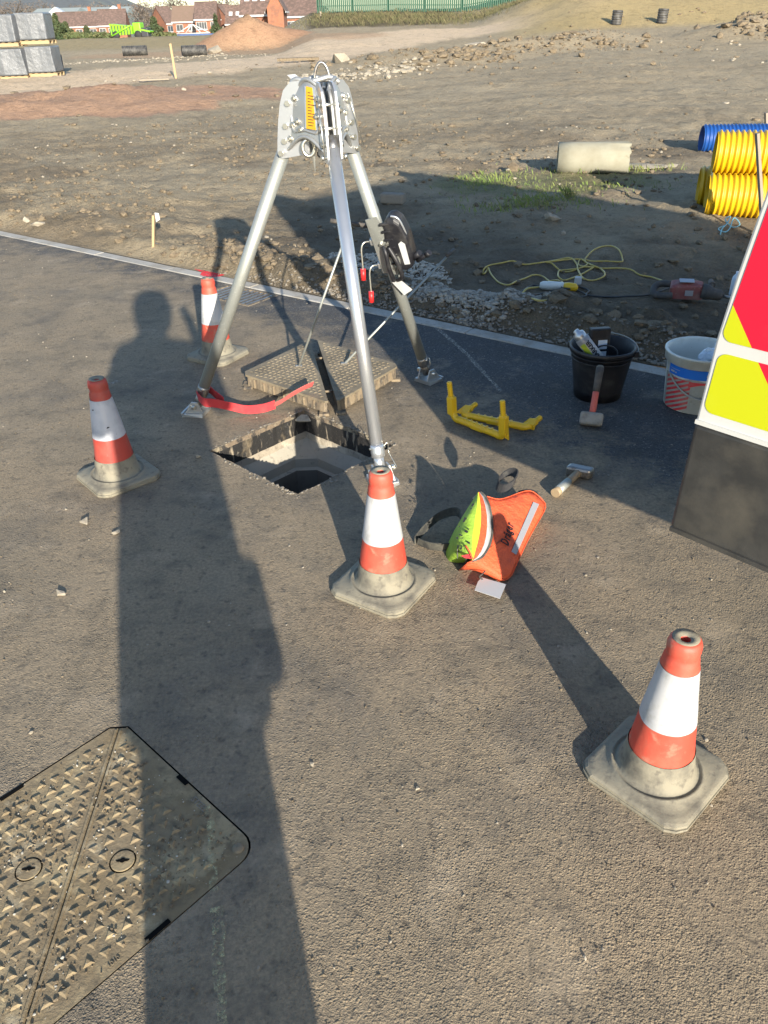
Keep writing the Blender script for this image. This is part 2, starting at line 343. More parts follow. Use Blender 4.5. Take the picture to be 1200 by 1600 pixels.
def tag(o, label=None, cat=None, group=None, kind=None):
    for k, v in (('label', label), ('category', cat), ('group', group), ('kind', kind)):
        if v: o[k] = v
    return o
def thing(name, loc, label, cat, group=None, rz=0.0):
    o = bpy.data.objects.new(name, None); C.objects.link(o); o.location = loc; o.rotation_euler = (0, 0, rz); o.empty_display_size = .1
    return tag(o, label, cat, group)
def kids(o): return [x for x in bpy.data.objects if x.parent is o]
def copy_tree(o, parent=None):
    c = o.copy(); C.objects.link(c); c.parent = parent
    for ch in kids(o): copy_tree(ch, c)
    return c
def curve(pts, n=8):
    """smooth path through points"""
    P = [Vector(p) for p in pts]; out = []
    for i in range(len(P) - 1):
        a, b, c, d = P[max(i - 1, 0)], P[i], P[i + 1], P[min(i + 2, len(P) - 1)]
        for k in range(n):
            t = k / n
            out.append(.5 * ((2 * b) + (-a + c) * t + (2 * a - 5 * b + 4 * c - d) * t * t + (-a + 3 * b - 3 * c + d) * t ** 3))
    return out + [P[-1]]
def text(s, size, m, parent, mm, name='lettering', ext=.0008, bold=0.0, shear=0.0, sx=1.0, gap=1.0):
    cu = bpy.data.curves.new('t', 'FONT'); cu.body = s; cu.size = size; cu.extrude = ext; cu.offset = bold; cu.shear = shear; cu.align_x = 'CENTER'; cu.align_y = 'CENTER'; cu.resolution_u = 3; cu.space_character = gap
    o = bpy.data.objects.new('t', cu); C.objects.link(o); bpy.context.view_layer.update()
    me = bpy.data.meshes.new_from_object(o.evaluated_get(bpy.context.evaluated_depsgraph_get())); bpy.data.objects.remove(o)
    me.transform(mm @ Matrix.Diagonal((sx, 1, 1, 1))); me.materials.clear(); me.materials.append(M[m])
    o = bpy.data.objects.new(name, me); C.objects.link(o); o.parent = parent; return o

# ------------------------------------------------------------------ noise and terrain
def hsh(i, j, s):
    x = (i * 374761393 + j * 668265263 + s * 982451653) & 0xffffffff
    x = ((x ^ (x >> 13)) * 1274126177) & 0xffffffff
    return ((x ^ (x >> 16)) & 0xffff) / 65535.0
def vn(x, y, s=0):
    x = np.asarray(x, float); y = np.asarray(y, float)
    i = np.floor(x).astype(np.int64); j = np.floor(y).astype(np.int64); fx = x - i; fy = y - j
    fx = fx * fx * (3 - 2 * fx); fy = fy * fy * (3 - 2 * fy)
    a, b, c, d = hsh(i, j, s), hsh(i + 1, j, s), hsh(i, j + 1, s), hsh(i + 1, j + 1, s)
    return a + (b - a) * fx + (c - a) * fy + (a - b - c + d) * fx * fy
def fbm(x, y, s=0, o=4, g=.5):
    r = 0; a = 1; t = 0
    for k in range(o): r = r + a * vn(x * 2 ** k, y * 2 ** k, s + k * 17); t += a; a *= g
    return r / t
def ss(a, b, x): t = np.clip((np.asarray(x, float) - a) / (b - a), 0, 1); return t * t * (3 - 2 * t)
KN = np.array([.604, .797]); KD = np.array([.797, -.604]); KT = 4.03; KW = .11
def seg(x, y, pts, rad):
    """1 on a polyline, falling to 0 at rad"""
    d = np.full(np.shape(x), 1e9)
    for (ax, ay), (bx, by) in zip(pts, pts[1:]):
        vx, vy = bx - ax, by - ay; t = np.clip(((x - ax) * vx + (y - ay) * vy) / (vx * vx + vy * vy), 0, 1)
        d = np.minimum(d, np.hypot(x - ax - t * vx, y - ay - t * vy))
    return np.clip(1 - d / rad, 0, 1)
MOUND = (-7.5, 57.0)
def zland(x, y):
    x = np.asarray(x, float); y = np.asarray(y, float)
    a = x / np.maximum(y, .5); t = x * KN[0] + y * KN[1] - KT; s = x * KD[0] + y * KD[1]
    L = np.interp(y, [0, 15, 25, 30, 36, 50, 62, 75, 90, 150, 200, 400], [.03, .06, .20, .30, .24, .12, .4, .78, .3, -2.4, -3.4, -3.4])
    Mi = np.interp(y, [0, 20, 40, 50, 59, 61.5, 69, 80, 120, 200, 400], [.03, .06, .35, .75, 1.10, 1.22, 2.02, 2.1, .5, -3, -3.2])
    Rr = np.interp(y, [0, 15, 30, 40, 45, 50, 56, 70, 200], [.03, .08, .3, .62, .98, 1.9, 2.9, 3.0, 3.0])
    wm = ss(-.11, -.055, a); wr = ss(.10, .24, a + (fbm(x * .1, y * .1, 5) - .5) * .1)
    z = L * (1 - wm) + (Mi * (1 - wr) + Rr * wr) * wm
    z = z + (1 - np.clip(np.hypot((x - MOUND[0]) / 3.9, (y - MOUND[1]) / 3.2), 0, 1)) * 1.75 * (.92 + .16 * fbm(x, y, 9))
    z = z + seg(x, y, [(-17, 20), (-10, 20.2), (-5.6, 21)], 2.6) * .55 * fbm(x * .8, y * .8, 31)
    z = z + seg(x, y, [(1.5, 33), (5, 36), (9.5, 39)], 3.0) * .75 * fbm(x * .5, y * .5, 33)
    z = z + seg(x, y, [(15.5, 39), (19, 38), (26, 36)], 2.6) * 1.3 * fbm(x * .4, y * .4, 34)
    edge = ss(0, .5, t)
    z = z + edge * ((fbm(x * .35, y * .35, 1) - .5) * .16 + (fbm(x * 1.3, y * 1.3, 2) - .5) * .09 + (fbm(x * 5, y * 5, 3, 3) - .5) * .065 + (fbm(x * 14, y * 14, 6, 2) - .5) * .03 * (y < 16))
    # broken-up edge of the dug ground, above the kerb
    br = ss(.12, .3, t + (vn(s * 3, t * 3, 8) - .5) * .2) * (1 - ss(.8 - .35 * (x > .5), 1.7 - .8 * (x > .5), t))
    lum = fbm(x * 6, y * 6, 11, 3)
    w1 = seg(x, y, [(-1.2, 6.3), (.1, 5.3)], .75); w2 = seg(x, y, [(.9, 4.95), (2.4, 3.9)], .75)
    z = z + br * (.03 + .09 * np.maximum(w1, w2)) * (.4 + 1.3 * lum)
    # wheel ruts and footmarks
    z = z - .02 * ss(.62, .8, vn(x * .35 + y * .05, y * 2.2, 21)) * edge * (1 - ss(25, 40, y))
    k = ss(KW, KW + .25, t)
    return z * k + (1 - k) * .004
def C3(c): return np.array(c)[None, :]
def land_col(x, y):
    t = x * KN[0] + y * KN[1] - KT; a = x / np.maximum(y, .5)
    base = C3((.385, .315, .21)); k = fbm(x * .4, y * .4, 40)[:, None]
    col = base * (1 - k) + C3((.315, .25, .16)) * k
    def mixin(col, c, m): m = np.clip(m, 0, 1)[:, None]; return col * (1 - m) + C3(c) * m
    damp = ss(.45, .68, fbm(x * .9, y * .9 + 3, 41)) * (1 - ss(8, 20, y))
    col = mixin(col, (.17, .13, .085), damp * .7)
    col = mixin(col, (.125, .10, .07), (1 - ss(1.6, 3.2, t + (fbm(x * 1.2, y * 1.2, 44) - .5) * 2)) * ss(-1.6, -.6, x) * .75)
    col = mixin(col, (.22, .175, .115), ss(.62, .75, vn(x * .35 + y * .05, y * 2.2, 21)) * .3 * (1 - ss(25, 40, y)))
    nn = (fbm(x * .7, y * .7, 42) - .5)
    trk = ss(0, .25, seg(x, y, [(-24, 24.5), (-11.5, 25.5), (-8, 30), (-6, 35), (-3.5, 40.5), (-.5, 47), (4, 52.5), (9, 52)], 4.9) + nn * .3 - .12)
    col = mixin(col, (.60, .46, .31), trk * (y > 15))
    org = ss(0, .12, seg(x, y, [(-18, 20), (-10, 20.2), (-5.0, 21.5)], 3.6) + nn * .8 - .12)
    col = mixin(col, (.41, .245, .155), org * .85 * (seg(x, y, [(-18, 20), (-10, 20.2), (-5.0, 21.5)], 3.9) > .05))
    col = mixin(col, (.38, .22, .13), ss(0, .15, 1 - np.hypot((x - MOUND[0]) / 4.3, (y - MOUND[1]) / 3.7)) * .95)
    col = mixin(col, (.42, .27, .16), ss(.1, .4, seg(x, y, [(-14, 52), (-9, 52), (-2, 52)], 4)) * .6)
    col = mixin(col, (.33, .26, .14), ss(55, 62, y) * (a < -.12))
    bankd = ss(59.5, 61, y) * ss(-.075, -.06, a) * (1 - ss(.07, .11, a)); col = mixin(col, (.095, .075, .04), bankd * (.75 + .4 * fbm(x, y, 50)))
    bankr = ss(43, 46, y) * ss(.12, .2, a); col = mixin(col, (.40, .30, .135), bankr * .8)
    col = mixin(col, (.05, .075, .028), ss(71, 80, y) * .6)
    gr = ss(.35, .55, seg(x, y, [(1.2, 9.6), (1.9, 9.1), (2.6, 9.6)], 1.1) + (fbm(x * 3, y * 3, 45) - .5) * .5)
    col = mixin(col, (.17, .18, .07), gr * .55)
    return col

def build_land():
    nr, ncx = 560, 480
    k = np.arange(nr); g = 1.012
    t = .03 * (g ** k - 1) / (g - 1); t = t * (1500 / t[-1]) ** (k / (nr - 1)); t = KW + t
    u = np.linspace(-1, 1, ncx); u = u * (.75 + .25 * np.abs(u))
    Tt, Uu = np.meshgrid(t, u, indexing='ij')
    S = Uu * (9 + Tt * 1.25) - 1.0 - Tt * .35
    X = S * KD[0] + (Tt + KT) * KN[0]; Y = S * KD[1] + (Tt + KT) * KN[1]
    x, y = X.ravel(), Y.ravel()
    z = zland(x, y); co = np.stack([x, y, z], 1)
    idx = np.arange(nr * ncx).reshape(nr, ncx); f = np.stack([idx[:-1, :-1], idx[:-1, 1:], idx[1:, 1:], idx[1:, :-1]], -1).reshape(-1, 4)[:, ::-1]
    me = bpy.data.meshes.new('ground'); me.vertices.add(len(co)); me.vertices.foreach_set('co', co.ravel())
    me.loops.add(f.size); me.loops.foreach_set('vertex_index', f.ravel()); me.polygons.add(len(f)); me.polygons.foreach_set('loop_start', np.arange(0, f.size, 4)); me.polygons.foreach_set('loop_total', np.full(len(f), 4))
    me.update(); me.validate()
    ca = me.color_attributes.new('col', 'FLOAT_COLOR', 'POINT'); c = np.concatenate([land_col(x, y), np.ones((len(x), 1))], 1); ca.data.foreach_set('color', c.ravel())
    me.polygons.foreach_set('use_smooth', np.ones(len(f), bool)); me.materials.append(M['soil'])
    o = bpy.data.objects.new('ground', me); C.objects.link(o); tag(o, kind='structure')
build_land()

ICO = None
def scatter(name, P, S, m, flat=.7, kind='stuff', smooth=False, lab=None, embed=.25, seed=1):
    """many deformed stones joined into one mesh"""
    global ICO
    if ICO is None:
        b = bmesh.new(); bmesh.ops.create_icosphere(b, subdivisions=1, radius=1); ICO = (np.array([v.co[:] for v in b.verts]), np.array([[v.index for v in f.verts] for f in b.faces])); b.free()
    V, Fc = ICO; r2 = np.random.default_rng(seed); n = len(P)
    D = V[None] * (1 + r2.uniform(-.28, .28, (n, len(V), 1)))
    D = D * r2.uniform(.65, 1.25, (n, 1, 3)); D[:, :, 2] *= flat
    a = r2.uniform(0, 6.28, n); ca, sa = np.cos(a), np.sin(a)
    X = D[:, :, 0] * ca[:, None] - D[:, :, 1] * sa[:, None]; Y = D[:, :, 0] * sa[:, None] + D[:, :, 1] * ca[:, None]
    W = np.stack([X, Y, D[:, :, 2]], -1) * np.asarray(S)[:, None, None]
    W += np.asarray(P)[:, None, :]; W[:, :, 2] += (np.asarray(S) * flat * (1 - 2 * embed))[:, None]
    co = W.reshape(-1, 3); f = (Fc[None] + (np.arange(n) * len(V))[:, None, None]).reshape(-1, 3)
    me = bpy.data.meshes.new(name); me.vertices.add(len(co)); me.vertices.foreach_set('co', co.ravel())
    me.loops.add(f.size); me.loops.foreach_set('vertex_index', f.ravel()); me.polygons.add(len(f)); me.polygons.foreach_set('loop_start', np.arange(0, f.size, 3)); me.polygons.foreach_set('loop_total', np.full(len(f), 3))
    me.update(); me.polygons.foreach_set('use_smooth', np.full(len(f), smooth)); me.materials.append(M[m])
    o = bpy.data.objects.new(name, me); C.objects.link(o)
    if kind: o['kind'] = kind
    if lab: o['label'] = lab
    return o
def st(s, t): return s * KD[0] + (t + KT) * KN[0], s * KD[1] + (t + KT) * KN[1]

# ---- road surface with openings for the chamber, the manhole cover and the gully
PIT = [Vector((-.785, 3.200, 0)), Vector((-.384, 3.613, 0)), Vector((.050, 3.205, 0)), Vector((-.350, 2.785, 0))]
def ragged(P, n=22, amp=.0045):
    out = []
    for i in range(4):
        a, b = P[i], P[(i + 1) % 4]
        for k in range(n):
            f = k / n; q = a.lerp(b, f); c0 = sum(P, Vector()) / 4; d = (q - c0).normalized(); e = (vn(i * 30 + k * .55, 2, 7) - .5) * 2 + (vn(i * 30 + k * 1.7, 5, 8) - .5)
            if i == 3 and k < 2: e -= 3.2 - k * 1.6
            if i == 2 and k > n - 3: e -= 1.6 * (k - n + 3)
            out.append(q + d * float(e) * amp)
    return out
CU = Vector((.725, -.688, 0)); CV = Vector((-.688, -.725, 0)); CT = Vector((-.752, 1.577, 0)); CS = .60
def cov(a, b, z=0): p = CT + CU * a + CV * b; return Vector((p.x, p.y, z))
def cover_outline(g):
    g = g * .55
    """outline of the cover in (a, b), grown by g"""
    lo, hi = -g, CS + g; c = .036
    pts = [(lo, lo + c), (lo + c, lo)]
    for k in range(7):
        an = math.pi / 2 * (1 - k / 6) ; r = .055
        pts.append((hi - r + r * math.cos(an - 0) if False else hi - r + r * math.sin(k / 6 * math.pi / 2), lo + r - r * math.cos(k / 6 * math.pi / 2)))
    pts += [(hi, hi - c), (hi - c, hi), (lo + .03, hi), (lo, hi - .03)]
    return pts
GR = [(-4.42, -.32), (-3.92, -.32), (-3.92, -.015), (-4.42, -.015)]
GRP = [Vector((*st(s, t), 0)) for s, t in GR]
def V2(x, y, z=0): return Vector((x, y, z))
PITR = ragged(PIT)
def road():
    xs = [st(-45, 0), st(45, 0)]
    outer = [V2(*st(-60, 0)), V2(*st(60, 0)), V2(*st(60, -60)), V2(*st(-60, -60))]
    cvo = [cov(a, b) for a, b in cover_outline(.004)]
    loops = [outer, PITR, cvo, GRP]
    tris = geometry.tessellate_polygon([[Vector(p) for p in lp] for lp in loops])
    flat = [p for lp in loops for p in lp]
    me = bpy.data.meshes.new('road'); me.from_pydata([tuple(p) for p in flat], [], [tuple(t) for t in tris])
    b = bmesh.new(); b.from_mesh(me)
    for f in b.faces:
        f.normal_update()
        if f.normal.z < 0: f.normal_flip()
    b.to_mesh(me); b.free()
    me.materials.append(M['asphalt']); o = bpy.data.objects.new('road', me); C.objects.link(o); tag(o, kind='structure')
    # recess of the cover and gully
    for nm, lp, dp in (('cover_recess', cvo, -.08), ('gully_pit', GRP, -.35)):
        mb = MB(); k = len(lp)
        for i in range(k):
            a, c = lp[i], lp[(i + 1) % k]; mb.poly([a, c, c + V2(0, 0, dp), a + V2(0, 0, dp)])
        mb.poly([p + V2(0, 0, dp) for p in lp])
        tag(mb.build(nm, 'recess_shade'), kind='structure')
road()
mb = MB(); mb.box((0, 0, -6.1), (3000, 3000, .2)); tag(mb.build('terrain', M['clod']), kind='structure')
mb = MB()
mb.poly([(*st(-400, -59), -.03), (*st(400, -59), -.03), (*st(400, -900), -.03), (*st(-400, -900), -.03)]); tag(mb.build('ground', 'clod'), kind='structure')

# kerb: edging stones laid end to end
kroot = thing('kerb', (0, 0, 0), None, None); tag(kroot, kind='structure')
for i in range(-14, 14):
    s0, s1 = i * .915 + .35, (i + 1) * .915 + .345
    mb = MB(); a = Vector((*st((s0 + s1) / 2, KW / 2), 0))
    mb.box((0, 0, -.06), (s1 - s0, KW - .004, .13), bev=.008)
    e = mb.build('kerb_stone', 'kerb', kroot); e.location = a + Vector((0, 0, random.uniform(-.003, .002))); e.rotation_euler = (0, 0, math.atan2(KD[1], KD[0]) + random.uniform(-.003, .003))

# ---- chamber below the opening
def chamber():
    c = sum(PIT, Vector()) / 4
    root = thing('manhole_chamber', c, 'open square inspection chamber sunk in the road under the tripod', 'manhole')
    loc = [p - c for p in PIT]; locr = [p - c for p in PITR]
    def ring(sc_, z, off=Vector()): return [Vector((p.x * sc_ + off.x, p.y * sc_ + off.y, z)) for p in loc]
    def wall(z0, z1, name, m, s0=1, s1=1):
        mb = MB(); A = [Vector((p.x * s0, p.y * s0, z0)) for p in locr]; B = [Vector((p.x * s1, p.y * s1, z1)) for p in locr]
        for i in range(len(A)): j = (i + 1) % len(A); mb.poly([A[i], A[j], B[j], B[i]])
        for i in range(0):
            n = 14
            for k in range(n):
                j = (i + 1) % 4
                def q(R_, f): return R_[i].lerp(R_[j], f)
                mb.poly([q(A, k / n), q(A, (k + 1) / n), q(B, (k + 1) / n), q(B, k / n)])
        return mb.build(name, m, root)
    wall(0, -.022, 'rim_course', 'rimmix', 1, .998)
    wall(-.022, -.115, 'stained_course', 'bitumen', 1.004, 1.004)
    wall(-.115, -.147, 'mortar_bed', 'pitwall', 1.0, .975)
    def octo(sz, ch, z):
        out = []
        R_ = ring(sz, z)
        for i in range(4):
            p, a, b = R_[i], R_[i - 1], R_[(i + 1) % 4]
            out += [p.lerp(a, ch), p.lerp(b, ch)]
        return out
    sq = ring(.985, -.145); o1 = octo(.80, .17, -.20); o2 = octo(.79, .17, -.245); o3 = octo(.72, .17, -.25); o4 = octo(.72, .17, -1.5)
    mb = MB()
    for i in range(4):
        j = (i + 1) % 4
        mb.poly([sq[i], sq[j], o1[(2 * j) % 8], o1[2 * i + 1]]); mb.poly([sq[i], o1[2 * i + 1], o1[2 * i]])
    for i in range(8):
        j = (i + 1) % 8; mb.poly([o1[i], o1[j], o2[j], o2[i]]); mb.poly([o2[i], o2[j], o3[j], o3[i]])
    mb.build('concrete_ledge', 'ledge', root)
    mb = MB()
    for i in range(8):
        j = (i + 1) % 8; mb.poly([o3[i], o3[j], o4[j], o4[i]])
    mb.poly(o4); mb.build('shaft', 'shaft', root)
    # crumbs and dirt lying round the rim
    r9 = np.random.default_rng(77); Q = []
    for _ in range(420):
        k = r9.integers(0, len(PITR)); q = PITR[k].lerp(PITR[(k + 1) % len(PITR)], r9.random()); d = (q - c).normalized(); q = q + d * abs(r9.normal(.006, .012)); Q.append((q.x, q.y, 0))
    scatter('rim_crumbs', Q, sizes(len(Q), .0015, .008, 78, 3), 'greystone', .6, lab='crumbs of mortar and dirt round the rim of the open chamber', seed=79)
    # lump of mortar in the far corner
    mb = MB(); P = loc[1]
    mb.hull([(P.x + random.uniform(-.10, .10), P.y - .012 - abs(random.gauss(0, .012)) - .9 * 0, -.01 - random.random() * .06) for _ in range(16)])
    mb.build('mortar_lump', 'ledge', root)

# ------------------------------------------------------------------ the inspection cover in the foreground
def inspection_cover():
    c = cov(CS / 2, CS / 2); root = thing('inspection_cover', c, 'closed triangular-plate iron inspection cover caked in dry mud in the near left of the road', 'manhole cover')
    out = cover_outline(-.003)
    def side(p): return p[1] - p[0]
    # split along the diagonal a = b
    def clip(poly, sg):
        res = []
        for i in range(len(poly)):
            p, q = poly[i], poly[(i + 1) % len(poly)]; dp, dq = sg * side(p) - .0022, sg * side(q) - .0022
            if dp >= 0: res.append(p)
            if (dp >= 0) != (dq >= 0):
                f = dp / (dp - dq); res.append((p[0] + (q[0] - p[0]) * f, p[1] + (q[1] - p[1]) * f))
        return res
    slots = {}
    for sg, (ka, kb) in ((-1, (.389, .235)), (1, (.244, .393))):
        pl = clip(out, sg); mb = MB()
        if True:
            pr = [tuple((cov(*p) - c)[:2]) for p in pl]
            mb.prism(pr, -.055, -.001)
        mb2 = mb
        pt = .0385; r2 = random.Random(3)
        cs_, sn_ = math.cos(R(45)), math.sin(R(45))
        for i in range(-24, 25):
            for j in range(-24, 25):
                x = (i + (j % 2) * .5) * pt; y = j * pt * .80
                a, b_ = CS / 2 + x * cs_ - y * sn_, CS / 2 + x * sn_ + y * cs_
                if not (.034 < a < CS - .034 and .034 < b_ < CS - .034): continue
                if sg * (b_ - a) < .016: continue
                if a + b_ < .11 or (a > CS - .09 and b_ < .09): continue
                if math.hypot(a - ka, b_ - kb) < .042: continue
                if b_ < .062 and .22 < a < .50: continue
                up = (i + j) % 2; h = .0034 + r2.uniform(-.0018, .0006); rr = .0170 + r2.uniform(-.001, .001)
                rot = math.pi / 2 + (math.pi if up else 0) + R(45)
                base = [(a + rr * math.cos(rot + q * 2.0944), b_ + rr * math.sin(rot + q * 2.0944)) for q in range(3)]
                top = [(a + rr * .42 * math.cos(rot + q * 2.0944), b_ + rr * .42 * math.sin(rot + q * 2.0944)) for q in range(3)]
                B0 = [mb.b.verts.new(cov(*p, -.002) - c) for p in base]; T0 = [mb.b.verts.new(cov(*p, h) - c) for p in top]
                mb.b.faces.new(T0)
                for q in range(3): mb.b.faces.new((B0[q], B0[(q + 1) % 3], T0[(q + 1) % 3], T0[q]))
        # raised rim along the outer edges
        plate = mb.build('cover_plate', 'iron', root)
        dgc = (cov(0, 0) - c).lerp(cov(CS, CS) - c, .5); dga = (CU + CV).normalized(); dgn = (CV - CU).normalized() * sg
        mb = MB(); mb.box((0, 0, 0), (CS * 1.30, .006, .0026), frame(dgc + dgn * .0065 + V2(0, 0, .0006), dga), bev=.0008); mb.build('seam_rib', 'iron', plate)
        # round keyhole boss; flat black shapes paint the shade of its slot
        kc = cov(ka, kb) - c; mb = MB(); mb.lathe([(0, .0012), (.026, .0012), (.0275, .0005), (.0275, -.001), (.031, -.001), (.031, -.0016)], 28, T(kc) , smooth=False)
        kh = mb.build('keyhole_boss', 'iron', root)
        mb = MB(); mm = T(kc + V2(0, 0, .0016)) @ Rz(R(4))
        mb.prism([(.016 * math.cos(q), .0036 * math.sin(q)) for q in np.linspace(0, 2 * math.pi, 14)[:-1]], 0, .0006, mm)
        mb.prism([(.0065 * math.cos(q), .0065 * math.sin(q)) for q in np.linspace(0, 2 * math.pi, 16)[:-1]], .0003, .0009, mm)
        mb.build('slot_shade', 'recess_shade', kh)
    # flat black tabs paint the shade of lifting notches along the edge
    for (a, b_, w_, d_) in ((.301, .006, .040, .012), (CS - .007, .275, .012, .060), (.006, .32, .012, .06)):
        mb = MB(); mm = frame(cov(a, b_, .0012) - c, CU); mb.box((0, 0, 0), (w_, d_, .0012), mm); mb.build('notch_shade', 'recess_shade', root)
    # cast lettering along the edges, worn
    text('STEEL', .022, 'greystone', root, frame(cov(.395, .022, -.0005) - c, CU), 'cast_lettering', .0018)
    text('0101', .014, 'iron2', root, frame(cov(CS - .020, .375, -.0005) - c, CV), 'cast_lettering', .0014)
    # bolt lug at the rounded corner
    mb = MB(); mb.lathe([(.0, .004), (.010, .004), (.014, .001), (.014, -.001)], 14, T(cov(CS - .035, .035) - c)); mb.build('corner_bolt', 'iron2', root)
inspection_cover()

# ------------------------------------------------------------------ the cover lifted off the chamber
def lifted_cover():
    P = [at(377, 583, .078), at(490, 531, .078), at(625, 570, .078), at(520, 628, .078)]
    P = [Vector((p.x, p.y, 0)) for p in P]; c = sum(P, Vector()) / 4
    root = thing('manhole_cover', c, 'lifted two-piece iron manhole cover with muddy sides lying behind the open chamber', 'manhole cover')
    L_, Tp, Rr_, Bt = [p - c for p in P]
    ax = (Bt - Tp).normalized(); g = .021
    for nm, far in (('l', L_), ('r', Rr_)):
        sd = (far - (Tp + Bt) / 2); sd = (sd - ax * sd.dot(ax)).normalized()
        a, b_ = Tp + sd * g, Bt + sd * g
        ch = .05
        poly = [a.lerp(b_, .02), a.lerp(far, .04), far.lerp(a, ch), far.lerp(b_, ch), b_.lerp(far, .04), b_.lerp(a, .02)]
        mb = MB(); mb.prism([(p.x, p.y) for p in poly], .067, .078)
        n = 0; cen = (a + b_ + far) / 3
        pt = .037
        e1 = ax; e2 = sd
        for i in range(-14, 15):
            for j in range(0, 16):
                p = (a + b_) / 2 + e1 * ((i + (j % 2) * .5) * pt) + e2 * (.028 + j * pt * .62)
                # inside triangle, with a margin
                def ins(q, u1, u2, marg=.024):
                    d = (u2 - u1).normalized(); nn_ = Vector((-d.y, d.x, 0)); sgn = 1 if (cen - u1).dot(nn_) > 0 else -1
                    return (q - u1).dot(nn_) * sgn > marg
                if not (ins(p, a, far) and ins(p, far, b_) and (p - (a + b_) / 2).dot(sd) > .02): continue
                q0 = random.random() * .3 + (i % 2) * 1.05
                B0 = [mb.b.verts.new(p + V2(.014 * math.cos(q0 + q * 2.094), .014 * math.sin(q0 + q * 2.094), .0775)) for q in range(3)]
                T0 = [mb.b.verts.new(p + V2(.006 * math.cos(q0 + q * 2.094), .006 * math.sin(q0 + q * 2.094), .0815)) for q in range(3)]
                mb.b.faces.new(T0)
                for q in range(3): mb.b.faces.new((B0[q], B0[(q + 1) % 3], T0[(q + 1) % 3], T0[q]))
        pl = mb.build('cover_plate', 'iron2', root)
        # webbed skirt below, set in a little
        ins_ = [p.lerp(cen, .035) for p in poly]
        mb = MB(); mb.prism([(p.x, p.y) for p in ins_], .012, .0675)
        for p in (ins_[1], ins_[2], ins_[3], ins_[4]): mb.box((p.x, p.y, .007), (.05, .05, .014), bev=.003)
        mb.build('skirt', 'iron_edge', root)
        mb = MB()
        for e0, e1_ in ((poly[3], poly[4]), (poly[1], poly[2])):
            for k in range(7):
                p = e0.lerp(e1_, .1 + .13 * k); d = (e1_ - e0)
                mb.box((0, 0, 0), (.006, .012, .046), frame(p.lerp(cen, .028) + V2(0, 0, .038), d))
        mb.build('ribs', 'iron_edge', root)['kind'] = 'stuff'
    for f in (.3, .82):
        p = Tp.lerp(Bt, f); mb = MB(); mb.tube([p - ax.cross(V2(0, 0, 1)) * .03 + V2(0, 0, .066), p + ax.cross(V2(0, 0, 1)) * .03 + V2(0, 0, .066)], .006, 10)
        mb.build('link_bolt', 'iron_edge', root)
lifted_cover()

